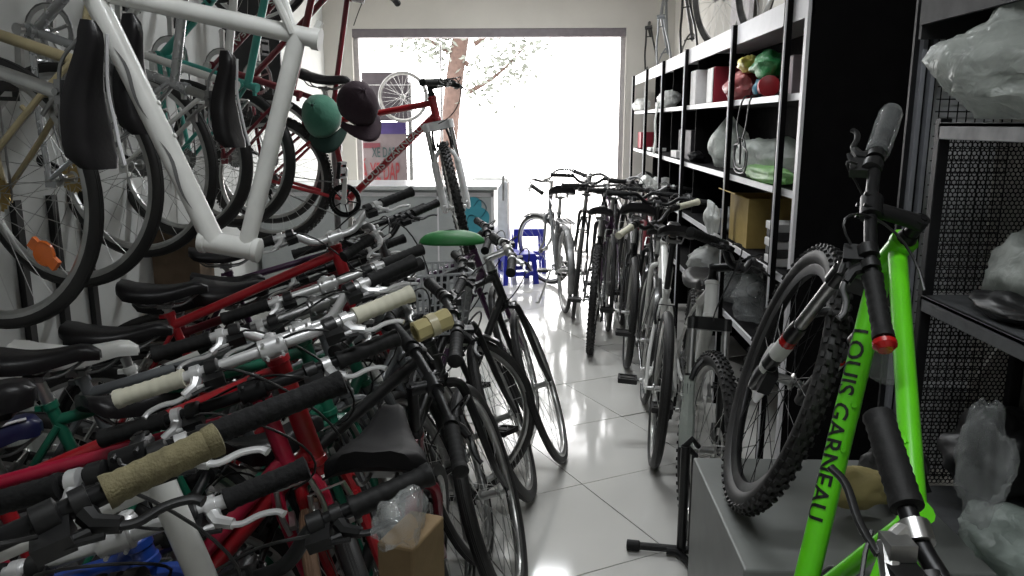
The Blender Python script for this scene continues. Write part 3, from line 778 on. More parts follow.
mb = MB(); mb.box((XS-.004, Y0+.012, 1.27), (.012, .03, 2.5)); part('end_edge', mb, edge_white, smooth=0)

for i in (2, 3, 4):
    mb = MB(); mb.box((1.17, posts[i], .95), (.33, .016, 1.86)); part('divider', mb, black_lam, smooth=0)
# ------------------------------------------------------------------ steel rack with perforated end on the near right
XK = 1.05
grey_steel = mat('grey_painted_steel', (.14, .145, .15), .45, .4, var=.3)
dark_steel = mat('blackened_steel', (.02, .02, .022), .45, .5, var=.3)
rk = thing('storage_rack', 'dark steel rack with perforated end panel and worn shelves by the green bicycle', 'storage rack', T(1.2, 1.6, 0))
ri = rk.matrix_world.inverted()
for (x, y) in ((XK+.015, 2.2), (XK+.015, .45), (1.335, 2.2), (1.335, .45)):
    mb = MB(); mb.box((x, y, .73), (.03, .03, 1.46)); obj('post', mb, dark_steel, rk, ri, bevel=.003, smooth=0)
for z in (.985, 1.45, .42):
    mb = MB(); mb.box((1.2, 1.32, z-.006), (.30, 1.74, .012)); mb.box((XK+.006, 1.32, z-.022), (.012, 1.74, .044)); mb.box((1.344, 1.32, z-.022), (.012, 1.74, .044)); mb.box((1.2, 2.19, z-.022), (.3, .012, .044))
    obj('shelf', mb, grey_steel, rk, ri, bevel=.002, smooth=0)
# perforated sheet, real holes
mb = MB(); px, pz = .0128, .0111; y = 2.212
for iz in range(int(1.0/pz)):
    for ix in range(int(.29/px)):
        cx = XK+.02+px*(ix+.5+.5*(iz % 2)); cz = .42+pz*(iz+.5)
        if cx > 1.34: continue
        if .915 < cz < .99: continue
        k = len(mb.v)
        for q in range(6): a = PI/6+q*PI/3; mb.v.append((cx+math.cos(a)*px/math.sqrt(3), y, cz+math.sin(a)*px/math.sqrt(3)))
        for q in range(6): a = PI/6+q*PI/3; mb.v.append((cx+math.cos(a)*px*.43, y, cz+math.sin(a)*px*.43))
        mb.f += [(k+q, k+(q+1) % 6, k+6+(q+1) % 6, k+6+q) for q in range(6)]
po = obj('perforated_panel', mb, dark_steel, rk, ri, smooth=0); po.modifiers.new('Solid', 'SOLIDIFY').thickness = .0012
# aluminium upright and wire grid behind the rack
t = thing('grid_display_panel', 'black wire grid panel between the steel rack and the end of the shelving', 'display panel', T(1.2, 2.42, 0))
mb = MB()
for k in range(9): x = 1.145+.026*k; mb.tube([V(x, 2.4, .35), V(x, 2.4, 1.74)], .002, 5)
for k in range(40): z = .36+.035*k; mb.tube([V(1.135, 2.402, z), V(1.355, 2.402, z)], .002, 5)
obj('wire_grid', mb, dark_steel, t, t.matrix_world.inverted())
mb = MB(); mb.box((1.245, 2.4, 1.745), (.22, .02, .05)); obj('top_rail', mb, dark_steel, t, t.matrix_world.inverted(), smooth=0)
mb = MB(); mb.box((1.235, 2.47, 1.05), (.235, .012, 1.4)); obj('brightening_board', mb, mat('white_brightening_board', (.78, .79, .8), .5, var=.04), t, t.matrix_world.inverted(), smooth=0)  # white board added so the grid and panel holes show brighter
t = thing('slotted_upright', 'tall pale aluminium slotted upright at the corner of the wire grid', 'upright', T(1.1, 2.42, 0)); ti = t.matrix_world.inverted()
for k, (x, m) in enumerate(((1.075, alu), (1.103, alu))):
    mb = MB(); mb.box((x, 2.385, 1.3), (.012, .03, 2.6)); obj('flange', mb, mat('dull_pale_aluminium', (.33, .34, .37), .5, .3), t, ti, smooth=0)
mb = MB(); mb.box((1.089, 2.4, 1.3), (.07, .012, 2.6)); obj('channel', mb, dark_steel, t, ti, smooth=0)
mb = MB(); mb.box((1.2, 1.6, 1.775), (.31, 1.5, .02)); mb.box((1.05, 1.6, 1.75), (.014, 1.5, .075)); mb.box((1.2, 2.345, 1.73), (.31, .014, .11))
o = obj('wall_shelf', mb, mat('dull_black_steel', (.012, .012, .013), .6), smooth=0); tag(o, 'dark steel shelf high on the right above the clear plastic bag', 'shelf')
# white-grey tone seen through the grid comes from the added white board

# ------------------------------------------------------------------ pedestal under the green bicycle
ped_m = mat('grey_laminate_plinth', (.20, .21, .20), .45, var=.15, scale=5)
PZ = .47
a = at(693, 457, Z=PZ); b = at(748, 570, Z=PZ)
mb = MB(); mb.box(((a[0]+1.02)/2, (a[1]+b[1])/2, PZ/2), (1.02-a[0], a[1]-b[1], PZ))
o = obj('display_plinth', mb, ped_m, bevel=.006, smooth=0); tag(o, 'grey laminate display plinth under the front wheel of the lime green bicycle', 'plinth')

# ------------------------------------------------------------------ counter by the door, poster on its side
cm = mat('grey_white_counter', (.40, .42, .42), .3, var=.06, coat=.3)
t = thing('shop_counter', 'pale grey shop counter with blue painted end below the red bicycle', 'counter', T(-1.2, 6.5, 0)); ti = t.matrix_world.inverted()
mb = MB(); mb.box((-1.29, 6.5, .47), (1.86, .56, .94)); obj('cabinet', mb, cm, t, ti, bevel=.01, smooth=0)
mb = MB(); mb.box((-1.29, 6.48, .955), (1.92, .66, .03)); obj('countertop', mb, mat('counter_top', (.6, .62, .62), .2, coat=.3), t, ti, bevel=.008, smooth=0)
mb = MB(); mb.box((-.80, 6.215, .5), (.012, .014, .84)); mb.box((-.372, 6.215, .5), (.02, .014, .84)); mb.box((-1.29, 6.215, .9), (1.84, .014, .03)); obj('trim_strip', mb, edge_white, t, ti, smooth=0)
# teal swirls painted on the counter front
mb = MB()
def blob(mb, pts, y, z0=0):
    k = len(mb.v); mb.v += [(x, y, z) for x, z in pts]; mb.f.append(tuple(range(k, k+len(pts))))
cxx, czz = -.50, .74
P = [(.11*math.cos(a)*(1+.12*math.sin(3*a)), .13*math.sin(a)*(1+.1*math.cos(2*a))) for a in np.linspace(0, 2*PI, 40, endpoint=False)]
blob(mb, [(cxx+x*.9, czz+z-.05) for x, z in P], 6.2145); blob(mb, [(cxx-.02+x*.55, czz+.06+z*.7) for x, z in P], 6.2142)
obj('painted_design', mb, mat('teal_paint_design', (.05, .30, .38), .5), t, ti, smooth=0)
mb = MB()
mb.tube(smooth_path([V(cxx-.09, 6.212, czz-.1), V(cxx-.05, 6.212, czz+.0), V(cxx+.03, 6.212, czz-.02), V(cxx+.08, 6.212, czz+.06), V(cxx+.03, 6.212, czz+.12), V(cxx-.02, 6.212, czz+.07)], 5), .008, 6, flat=.3)
obj('painted_line', mb, mat('dark_teal_paint', (.01, .08, .12), .5), t, ti)
# white fridge-like cabinet just past the counter
t = thing('white_cabinet', 'rounded white cabinet standing beyond the end of the grey counter', 'cabinet', T(-.25, 7.6, 0)); ti = t.matrix_world.inverted()
mb = MB(); mb.box((-.47, 7.6, .50), (.36, .4, .92)); obj('body', mb, white_paint, t, ti, bevel=.05, smooth=0)
mb = MB(); mb.box((-.47, 7.39, .53), (.33, .025, .78)); obj('door', mb, mat('cool_white_door', (.6, .62, .66), .3), t, ti, bevel=.02, smooth=0)
mb = MB(); mb.tube([V(-.34, 7.36, .75), V(-.34, 7.345, .77), V(-.34, 7.345, .95), V(-.34, 7.36, .97)], .01, 8); obj('handle', mb, dull, t, ti)
# blue plastic stools by the door
def stool(x, y, rz, h, label, gd='blue plastic stools by the street opening'):
    t = thing('plastic_stool', label, 'stool', T(x, y, 0, rz), gd); m = mat('blue_plastic', (.012, .02, .33), .35, coat=.2); mb = MB()
    mb.box((0, 0, h-.012), (.30, .30, .024)); 
    obj('seat', mb, m, t, bevel=.01, smooth=0)
    for sx in (-1, 1):
        for sy in (-1, 1):
            mb = MB(); mb.loft([[V(sx*(.15+q-dx), sy*(.15+q-dy), z) for dx, dy in ((0, 0), (.045, 0), (.045, .045), (0, .045))] for q, z in ((0, h-.02), (.02, 0))]); obj('leg', mb, m, t, smooth=0)
    for nm, zc, hh, rr in (('stretcher', h*.35, .04, .152), ('apron', h-.045, .06, .143)):
        mb = MB()
        for sx in (-1, 1): mb.box((sx*rr, 0, zc), (.016, 2*rr+.016, hh)); mb.box((0, sx*rr, zc), (2*rr-.014, .016, hh))
        obj(nm, mb, m, t, smooth=0)
stool(-.12, 7.85, .1, .44, 'taller blue plastic stool beside the counter by the street opening')
stool(-.22, 7.3, .3, .28, 'low blue plastic stool in front of the taller blue stool')

# ------------------------------------------------------------------ outside: tree, boards
bark = mat('tree_bark', (.075, .045, .035), .9, var=.3, bump=.3)
t = thing('street_tree', 'leaning street tree with pale leaves outside the opening', 'tree', T(-1.0, 12.5, 0)); ti = t.matrix_world.inverted()
mb = MB(); pts = smooth_path([V(-1.5, 12.5, -.05), V(-1.42, 12.5, 1.2), V(-1.30, 12.5, 2.2), V(-1.12, 12.5, 3.2), V(-.95, 12.5, 4.2)], 5); mb.tube(pts, list(np.linspace(.15, .11, len(pts))), 14); obj('trunk', mb, bark, t, ti)
mb = MB(); rr = random.Random(3); tips = []
for (a, b_, c) in (((-1.1, 12.5, 1.9), (-.6, 12.4, 2.15), (-.2, 12.3, 2.6)), ((-1.0, 12.5, 2.6), (-.4, 12.3, 3.0), (.1, 12.3, 2.95)), ((-1.1, 12.5, 2.3), (-1.7, 12.4, 2.7), (-2.1, 12.3, 2.8)), ((-.95, 12.5, 3.0), (-1.6, 12.4, 3.4), (-2.4, 12.3, 3.3))):
    p = bez(V(*a), V(*b_)*.7+V(*a)*.3, V(*b_), V(*c), 10); mb.tube(p, list(np.linspace(.04, .008, 10)), 7); tips += [p[k] for k in range(3, 10)]
obj('branch', mb, bark, t, ti)
mb = MB()
for k in range(1200):
    c = rr.choice(tips)+V(rr.gauss(0, .22), rr.gauss(0, .25), rr.gauss(0, .2)); a = rr.uniform(0, 6.3); d = nrm(V(math.cos(a), math.sin(a)*.5, rr.uniform(-.8, .2))); w = nrm(np.cross(d, V(rr.gauss(0, 1), rr.gauss(0, 1), 1)))*.03; L = rr.uniform(.09, .15)
    i = len(mb.v); mb.v += [tuple(c), tuple(c+d*L*.5+w), tuple(c+d*L), tuple(c+d*L*.5-w)]; mb.f.append((i, i+1, i+2, i+3))
o = obj('leaves', mb, mat('grey_green_leaf', (.11, .12, .10), .6), t, ti, smooth=0); o['kind'] = 'stuff'
# grey board and sign board on the pavement
YO = 9.3
def rect(mb, px0, py0, px1, py1, Y, th=.03):
    a = at(px0, py1, Y=Y); b = at(px1, py0, Y=Y); mb.box(((a[0]+b[0])/2, Y, (a[2]+b[2])/2), (b[0]-a[0], th, b[2]-a[2])); return a, b
mb = MB(); rect(mb, 363, 72, 408, 121, YO-.005); o = obj('notice_board', mb, mat('grey_violet_board', (.035, .028, .035), .6), bevel=.01, smooth=0); tag(o, 'plain grey board hung above the repair sign outside the opening', 'board')
t = thing('repair_sign', 'street sign with purple top band and red repair lettering outside the opening', 'sign', T(-1.5, YO, 0)); ti = t.matrix_world.inverted()
mb = MB(); a, b = rect(mb, 352, 122, 406, 184, YO); obj('sign_panel', mb, mat('pale_pink_sign', (.13, .105, .11), .5), t, ti, smooth=0)
mb = MB(); rect(mb, 352, 122, 406, 134, YO-.02, .01); obj('sign_band', mb, mat('violet_sign_band', (.025, .012, .09), .5), t, ti, smooth=0)
mb = MB(); rect(mb, 352, 143, 380, 148, YO-.02, .01); obj('sign_stripe', mb, mat('pink_sign_stripe', (.1, .01, .02), .5), t, ti, smooth=0)
mb = MB(); q = at(357, 180, Y=YO-.025); w = at(400, 180, Y=YO-.025)[0]-q[0]; hh = (at(357, 162, Y=YO-.025)[2]-q[2])
full = text_mesh('VA XE DAP')[0][:, 0].max(); kx = w/full
flat_text(mb, 'VA XE DAP', q, V(1, 0, 0), V(0, 0, 1), hh, w)
xd = text_mesh('VA XE D')[0][:, 0].max()*kx; xa = text_mesh('VA XE DA')[0][:, 0].max()*kx; va = text_mesh('VA')[0][:, 0].max()*kx
mb.box(q+V(xd*.83, -.002, hh*.5), (.035, .003, hh*.11)); mb.box(q+V((xd+xa)/2, -.002, -hh*.16), (.018, .003, hh*.12)); mb.bar(q+V(va*.7, -.002, hh*1.06), q+V(va*.82, -.002, hh*1.22), .003, .012, (0, 0, 1))
obj('lettering', mb, mat('red_sign_letters', (.16, .004, .008), .5), t, ti, smooth=0)
mb = MB(); q = at(358, 132, Y=YO-.03); w = at(398, 132, Y=YO-.03)[0]-q[0]; flat_text(mb, 'XE DAP', at(372, 157, Y=YO-.03), V(1, 0, 0), V(0, 0, 1), at(372, 147, Y=YO-.03)[2]-at(372, 157, Y=YO-.03)[2], at(396, 157, Y=YO-.03)[0]-at(372, 157, Y=YO-.03)[0]); obj('lettering', mb, mat('teal_sign_letters', (.003, .03, .03), .5), t, ti, smooth=0)
mb = MB()
for x in (-1.95, -1.5): mb.box((x, YO+.045, .95), (.04, .04, 1.9))
mb.box((-1.72, YO+.04, 1.3), (.5, .03, .03)); obj('post', mb, dull, t, ti, smooth=0)
# a spare rim hung on a wire stand next to the board
c = at(403, 97, Y=YO-.15)
w = thing('bicycle_wheel_assembly', 'bare silver wheel hung up outside beside the grey board', 'wheel', T(*c)); build_wheel(w, Matrix.Identity(4), .28, .015, 'slick', alu, dull, name='rim')
mb = MB()
for z in (1.58, 1.86): mb.tube([V(-2.1, YO-.1, z), V(-1.1, YO-.1, z)], .006, 6)
for x in (-1.12, -2.08): mb.tube([V(x, YO-.1, 0), V(x, YO-.1, 2.3)], .012, 8)
o = obj('wire_stand', mb, dull); tag(o, 'thin wire hanging stand outside the opening holding the bare wheel', 'stand')
# ================================================================== bicycles
# --- hung on the pier, nose up (forward = up, the saddle side faces the aisle)
def hung(y, hub, angle=90., up_right=True, style='mtb', gover=None, ref='rh'):
    gd = dict(STYLES[style]['g']); gd.update(gover or {}); g = geo(**gd); a = R_(angle)
    F = V(math.cos(a), 0, math.sin(a)); U = V(math.sin(a), 0, -math.cos(a)) if up_right else V(-math.sin(a), 0, math.cos(a))
    c, s_ = math.cos(R_(-12)), math.sin(R_(-12)); Z = np.array([[c, -s_, 0], [s_, c, 0], [0, 0, 1]])      # swung a little towards the way in
    Rm = Z@np.column_stack([F, np.cross(U, F), U])
    return pose(Rm, g[ref], hub)
HG = 'bicycles hung nose up on the left wall'
def hub(px, py, Y): return at(px, py, Y=Y)
make_bike('silver bicycle hung nose up, nearest on the left wall, black saddle in front', hung(1.55, at(-158, 207, Y=1.65), 90), 'mtb', paint=silver_paint, saddle='race', saddle_up=.27, trim=edge_white, steer=0, group=HG, saddle_pitch=R_(-6))
make_bike('beige bicycle hung nose up behind the nearest silver one', hung(1.97, at(-15, 195, Y=1.97), 90, style='hyb', gover=dict(st=.42)), 'hyb', paint=beige_paint, gover=dict(st=.42), saddle='race', saddle_up=.09, group=HG, tyre_m=tyre_black, reflect=True, rear_rot=R_(228), cassette='gold')
make_bike('silver and white bicycle hung nose up with large bare chainring at top left', hung(2.45, at(66, 178, Y=2.45), 88, style='hyb'), 'hyb', paint=silver_paint, saddle='race', saddle_up=.12, trim=edge_white, group=HG, cassette='gold', fork_m=white_paint)
make_bike('white bicycle hung nose up, third wheel along the left wall', hung(2.94, at(135, 165, Y=2.94), 90, style='hyb'), 'hyb', paint=white_paint, saddle_on=False, group=HG)
make_bike('teal bicycle with dark lettering hung nose up on the left wall', hung(3.4, at(182, 160, Y=3.4), 90), 'mtb', paint=teal_paint, fork_m=teal_paint, saddle_on=False, group=HG, text='BIANCHI', text_m=decal_black)
make_bike('maroon bicycle hung nose up beyond the teal one', hung(3.85, at(232, 158, Y=3.85), 90), 'mtb', paint=maroon_paint, saddle_on=False, group=HG, text='LOUIS GARNEAU')
make_bike('dark maroon bicycle hung nose up, farthest on the left wall beside the caps', hung(4.35, at(268, 160, Y=4.35), 90, style='hyb'), 'hyb', paint=maroon_paint, saddle_on=False, group=HG, fork_m=black_paint)

# --- bare white frame hung nose down in front of them
gW = geo(**dict(STYLES['hyb']['g'], st=.45, ht=.13, reach=.53, fork=.37))
a = R_(-119); F = V(math.cos(a), 0, math.sin(a)); U = V(-math.sin(a), 0, math.cos(a)); Rm = np.column_stack([F, np.cross(U, F), U])
Mw = pose(Rm, gW['seat'], at(303, 36, Y=1.72))
t = thing('bicycle_frameset', 'bare white bicycle frame hung nose down in front of the hung bicycles', 'bicycle frame', Mw)
fm = MB(); frame_mesh('hyb', gW, (.019, .024, .019, .024), 'diamond')(fm); obj('frame', fm, white_paint, t)
mb = MB(); b, h = gW['bb'], gW['hb']+gW['u']*.03; d = h-b
for k0, k1 in ((.22, .5), (.58, .86)):
    pts = []
    for sgn in (-1, 1):
        secs = []
        for k in range(10):
            tt = k0+(k1-k0)*k/9; c = b+d*tt; ph0 = math.sin(k/9*PI)*.35; n2 = np.cross(nrm(d), V(0, 1, 0)); row = []
            for f_ in (-.5, .5):
                ph = f_*ph0+.25*math.sin(k*.7); row.append(c+.0252*(math.cos(ph)*V(0, sgn, 0)+math.sin(ph)*n2))
            secs.append(row)
        mb.loft(secs, closed_ring=False)
obj('decal', mb, decal_grey, t)
Rw = np.array(Mw.to_3x3()); tw = np.array(Mw.translation); drop = Rw@gW['rh']+tw
mb = MB(); mb.tube([drop+V(0, 0, -.02), drop+V(0, 0, .06), V(drop[0], 1.72, ZC-.04)], .004, 6); mb.tube([V(drop[0], 1.72+.02*math.cos(k), ZC-.03+.02*math.sin(k)) for k in np.linspace(0, 6, 12)], .005, 6)
o = obj('hanging_rope', mb, dull); tag(o, 'rope from the ceiling holding the white frame', 'rope')

# --- crowded row on the left, fronts turned towards the aisle
RG = 'bicycles packed in the left row'
def row(label, px, py, heading, steer, style='mtb', z=1.02, dx=0, dy=0, roll=0., gover=None, **k):
    q = at(px, py, Z=z); gd = dict(STYLES[style]['g'], stem=.06, quill=.035, hta=74); gd.update(gover or {})
    up = (z-geo(**gd)['bar'][2])/math.sin(R_(gd['hta']))
    gover = dict(gover or {}, stem=.06, quill=.035, hta=74, ht=gd['ht']+up, st=gd['st']+up*.7)       # a frame as tall as its handlebar stands
    return make_bike(label, stand_pose(style, q[0]+dx, q[1]+dy, heading, 'bar', roll, gover=gover), style, steer=R_(steer), group=RG, gover=gover, **k)
row('blue bicycle with bright silver handlebar and black grips at the lower left', 165, 508, 12, -90, 'mtb', z=.85, bar='flat', paint=blue_paint, saddle='sport', saddle_up=.10, grip_m=foam)
row('black bicycle with fat tan foam grips on its handlebar at the lower left', -14, 526, 20, -84, 'mtb', z=1.05, bar='flat', paint=black_paint, grip_m=tan_grip, lever_m=black, saddle='sport', saddle_up=.08, bar_m=gunmetal, grip_len=.115)
row('black bicycle with black handlebar across the bottom of the left row', 285, 550, 6, -88, 'mtb', z=.80, bar='riser', paint=black_paint, bar_m=gunmetal, lever_m=black, saddle='sport', saddle_up=.06)
row('white bicycle with long black foam handlebar and silver levers', 185, 428, 16, -92, 'mtb', bar='flat', paint=white_paint, bar_m=gunmetal, grip_m=foam, saddle='sport', saddle_up=.04, grip_len=.2)
row('crimson bicycle with low handlebar hidden behind the long black foam bar', 285, 372, 14, -88, 'hyb', z=.96, bar='flat', paint=crimson_paint, bar_m=gunmetal, grip_m=rubber, saddle='sport', saddle_up=.1, tyre_m=tyre_brown)
row('red bicycle with silver handlebar and yellowed white grips', 300, 331, 14, -82, 'mtb', z=1.04, bar='flat', paint=red_paint, grip_m=white_grip, saddle='wide', saddle_up=.12, post_m=dull)
row('dark green bicycle with curved silver levers behind the white grips', 322, 318, 15, -80, 'hyb', z=.99, bar='riser', paint=green_paint, grip_m=rubber, saddle='slim', saddle_up=.1)
row('grey bicycle with dull straight handlebar in the left row', 336, 294, 16, -78, 'hyb', bar='flat', paint=grey_paint, grip_m=rubber, bar_m=dull, saddle='slim', saddle_up=.05, saddle_m=white_paint)
row('white bicycle with bright straight handlebar and black grips in the left row', 345, 275, 14, -80, 'mtb', bar='flat', paint=white_paint, grip_m=rubber, saddle='slim', saddle_up=.09)
row('maroon bicycle with cream tyres and low black handlebar in the left row', 345, 258, 14, -80, 'mtb', z=.95, bar='flat', paint=maroon_paint, bar_m=gunmetal, saddle='sport', saddle_up=.06, tyre_m=tyre_cream)
row('red bicycle with large silver brake levers and black grips near the counter', 348, 230, 15, -78, 'mtb', z=1.09, bar='riser', paint=red_paint, saddle='sport', saddle_up=.06, lever_m=bright)
row('black bicycle with riser bar behind the large silver levers', 385, 236, 18, -78, 'mtb', z=1.0, bar='riser', paint=black_paint, bar_m=gunmetal, lever_m=black, saddle='sport', saddle_up=.06)
row('purple bicycle close to the counter at the far end of the left row', 375, 224, 20, -78, 'hyb', bar='flat', paint=purple_paint, saddle='slim', saddle_up=.06, lever_m=black, bar_m=gunmetal)
# --- aisle edge of the left row: fronts pointing up the aisle, front wheels seen edge on
def edge(label, px, py, heading, steer, roll, style='hyb', gover=None, **k):
    q = at(px, py, Z=0)
    return make_bike(label, stand_pose(style, q[0], q[1], heading, 'front', roll, gover=gover), style, steer=R_(steer), bar_turn=R_(-45), saddle_up=.03, group=RG, gover=gover, **k)
edge('dark bicycle with silver stem whose front wheel reaches furthest into the aisle', 556, 462, 52, 34, -11, 'hyb', bar='flat', paint=black_paint, bar_m=alu, grip_m=rubber, stem_m=alu, tyre_m=tyre_black, saddle='slim')
edge('purple bicycle with thin tyres just behind the one reaching into the aisle', 528, 418, 50, 36, -10, 'hyb', bar='flat', paint=purple_paint, bar_m=gunmetal, lever_m=black)
edge('black bicycle with quick release wheel leaning at the aisle edge', 522, 500, 48, 40, -12, 'mtb', bar='flat', paint=black_paint, bar_m=gunmetal, lever_m=black, tyre_m=tyre_black)
edge('black bicycle with tall dark front wheel at the front of the aisle edge', 510, 600, 56, 32, -8, 'mtb', bar='flat', paint=black_paint, bar_m=gunmetal, lever_m=black, tyre_m=tyre_black, tyre='slick', gover=dict(R=.345))
edge('grey bicycle squeezed between black wheels at the aisle edge', 476, 560, 50, 38, -12, 'hyb', bar='flat', paint=grey_paint, bar_m=dull, lever_m=alu)
edge('dark green bicycle with pale fork beside the cardboard tag', 452, 610, 46, 40, -12, 'hyb', bar='flat', paint=green_paint, fork_m=grey_paint, bar_m=dull)
q = at(386, 432, Z=.93)
make_bike('small maroon bicycle with shiny black saddle and rear carrier, facing away', stand_pose('mini', q[0], q[1], 94, 'saddle'), 'mini', step='mixte', paint=maroon_paint, bar='flat', bar_m=gunmetal, saddle='sport', saddle_m=mat('matt_black_saddle_vinyl', (.01, .0095, .01), .6, spec=.1), saddle_up=.28, lever_m=black, steer=R_(-8), bar_turn=R_(-70), rack=dull, group=RG)
q = at(10, 432, Z=.80)
make_bike('small bicycle with navy saddle at the left edge of the photo', stand_pose('kids', q[0]-.06, q[1]+.03, 12, 'saddle', gover=dict(st=.3)), 'kids', gover=dict(st=.3), step='mixte', paint=navy_paint, saddle='kids', saddle_m=navy_paint, trim=edge_white, saddle_up=.24, bar='flat', bar_m=gunmetal, lever_m=black, group=RG)
q = at(442, 262, Z=.95)
make_bike('city bicycle with pale grey woven front basket below the green helmet', stand_pose('city', q[0]-.2, q[1]-.02, 12, 'bar'), 'city', step='curve', paint=black_paint, bar='upright', bar_m=dull, saddle='wide', saddle_up=.1, basket=mat('pale_grey_basket', (.5, .51, .52), .5), fenders=black_paint, group=RG, steer=R_(6))

# --- red mountain bike up on the work stand
gR = geo(**STYLES['mtb']['g'])
RR = basis(R_(-6), R_(-7), 0)
MR = pose(RR, gR['bb'], at(348, 200, Y=4.2))
make_bike('red mountain bicycle with silver suspension fork raised above the left row', MR, 'mtb', paint=red_paint, fork='susp', fork_m=mat('pale_silver_fork', (.88, .88, .88), .3, .0), bar='flat', bar_m=gunmetal, lever_m=black, tyre='knob', saddle='sport', saddle_up=.16, steer=R_(-75), bar_turn=R_(-4), text='LOUIS GARNEAU', text_m=decal_white, text_k=1.75, crank=R_(-90), crank_m=white_paint, ring_m=gunmetal, trim=None)

# --- right hand rows, along the shelving
FG = 'bicycles parked along the shelving'
def right(label, px, py, heading, style='mtb', ref='rear', roll=0., gover=None, **k):
    q = at(px, py, Z=0)
    return make_bike(label, stand_pose(style, q[0], q[1], heading, ref, roll, gover=gover), style, group=FG, gover=gover, **k)
right('black bicycle with fat rear tyre standing foremost in the far group', 590, 352, 84, 'mtb', roll=3, paint=black_paint, bar='riser', bar_m=gunmetal, lever_m=black, saddle='sport', saddle_up=.16, gover=dict(R=.345), tyre='knob')
right('silver city bicycle with luggage rack and turned front wheel farthest by the street', 564, 312, 97, 'city', roll=0, paint=grey_paint, bar='swept', bar_m=chrome, saddle='wide', saddle_up=.16, rack=dull, kick=True, steer=R_(38), fenders=dull)
right('dark bicycle with tall handlebar between the city bicycle and the fat tyre', 573, 318, 86, 'hyb', roll=5, paint=black_paint, bar='riser', bar_m=gunmetal, lever_m=black, saddle='slim', saddle_up=.16)
right('purple bicycle with raised bars behind the fat tyred black one', 607, 330, 88, 'hyb', roll=2, paint=purple_paint, bar='flat', bar_m=dull, saddle='slim', saddle_up=.16, steer=R_(12))
right('black bicycle with wide saddle and bright seatpost beside the shelving', 626, 366, 86, 'mtb', roll=3, paint=black_paint, bar='riser', bar_m=gunmetal, saddle='wide', saddle_up=.2, post_m=alu, lever_m=black)
right('maroon bicycle hidden among the dark ones beside the shelving', 640, 345, 87, 'hyb', roll=6, paint=maroon_paint, bar='riser', bar_m=dull, saddle='slim', saddle_up=.14)
right('dark bicycle with cream mudguard leaning by the far shelf end', 618, 314, 92, 'hyb', roll=5, paint=black_paint, bar='swept', bar_m=dull, saddle='sport', saddle_up=.16)
right('black city bicycle with mudguards between the grey and the far bicycles', 643, 400, 85, 'city', roll=5, paint=black_paint, bar='riser', bar_m=gunmetal, saddle='sport', saddle_up=.12, fenders=black_paint, lever_m=black)
right('grey white bicycle with black saddle and white grips behind the white mountain bicycle', 652, 462, 84, 'mtb', roll=4, paint=white_paint, bar='riser', bar_m=gunmetal, lever_m=black, saddle='sport', saddle_up=.27, grip_m=white_grip, post_m=black, steer=R_(10), bar_turn=R_(50))
gB_over = dict(R=.34, bbh=.3, fork=.45, ht=.13)
gB = geo(**dict(STYLES['big']['g'], **gB_over))
MB_ = pose(basis(R_(262), 0, R_(-2)), gB['fh'], (.57, 2.62, .34))
make_bike('white mountain bicycle facing the camera, black fork leg wrapped in pale plastic', MB_, 'big', gover=gB_over, paint=white_paint, fork='susp', fork_m=black_paint, bar='riser', bar_m=gunmetal, lever_m=black, saddle='sport', saddle_up=.03, tyre='knob', steer=R_(10), bar_turn=R_(62), wrap=mat('pale_wrap', (.42, .46, .42), .3, bump=.3), group=FG)

# --- lime green mountain bike with the knobby tyre on the plinth, bars turned along the frame
MG = M4(basis(1.3958, .3378, .2864), (.4243, 1.4832, .2786))
green_root, gG = make_bike('lime green mountain bicycle with its front wheel on the grey plinth', MG, 'big', paint=lime_paint, fork='susp', fork_m=black_paint, bar='flat', bar_m=gunmetal, lever_m=black, tyre='knob', rim_m=gunmetal, spoke_m=black, saddle_on=False, steer=-.0417, bar_turn=1.5318, text='LOUIS GARNEAU', text_m=decal_black, text_k=1.5, text_up=.5, text_sides=(1,), text_span=(.80, .56), crank_m=gunmetal, crank=.6, deep=.012)

fk = [c for c in green_root.children if c.name.startswith('fork')][0]
for s, lo, hi, m, nm in ((1, .30, .42, decal_white, 'decal'), (1, .42, .47, red_plastic, 'decal'), (1, .16, .2, decal_white, 'decal'), (-1, .30, .42, decal_white, 'decal'), (-1, .42, .47, red_plastic, 'decal')):
    mb = MB(); q = V(0, 1, 0)*s*.06; mb.tube([gG['A']+q+gG['u']*gG['ft']*lo, gG['A']+q+gG['u']*gG['ft']*hi], .0202, 12, caps=False); obj(nm, mb, m, fk)
# ================================================================== clutter
def crumple(mb, c, size, seed=0, n=18, amp=.28, M=None, knot=None, flatb=0.):
    """a crumpled bag: a displaced, creased ball with flattened base; knot pulls its top into a twist"""
    c = np.asarray(c, float); rings = []; k = 2*n
    off = Vector((seed*3.1, seed*1.7, seed*.9))
    for i in range(n+1):
        t = PI*i/n; row = []
        for j in range(k):
            a = 2*PI*j/k; d = Vector((math.sin(t)*math.cos(a), math.sin(t)*math.sin(a), math.cos(t)))
            r = 1+amp*(noise.noise(d*1.6+off)*1.2+.55*(1-abs(noise.noise(d*3.4+off)))*1.0-.3+.25*noise.noise(d*7+off))
            p = V(*(d*r))
            if knot and p[2] > .35: s = max(.10, 1-(p[2]-.35)*1.5); p[0] *= s; p[1] *= s; p[2] += .15*(1-s)
            if p[2] < -1+flatb: p[2] = -1+flatb+.02*noise.noise(d*5+off)
            row.append(p*np.asarray(size))
        row = np.array(row)
        if M is not None: row = row@np.asarray(M).T
        rings.append(mb.ring(row+c))
    for i in range(n): mb.bridge(rings[i+1], rings[i])
    return mb
bag_white = bagmat('white_plastic_bag', (.72, .74, .72), .30)
bag_clear = bagmat('clear_plastic_bag', (.42, .44, .44), .70, .06)
bag_milky = bagmat('milky_plastic_bag', (.66, .70, .66), .42, .3)
card = mat('brown_cardboard', (.22, .15, .075), .8, var=.15, bump=.05)
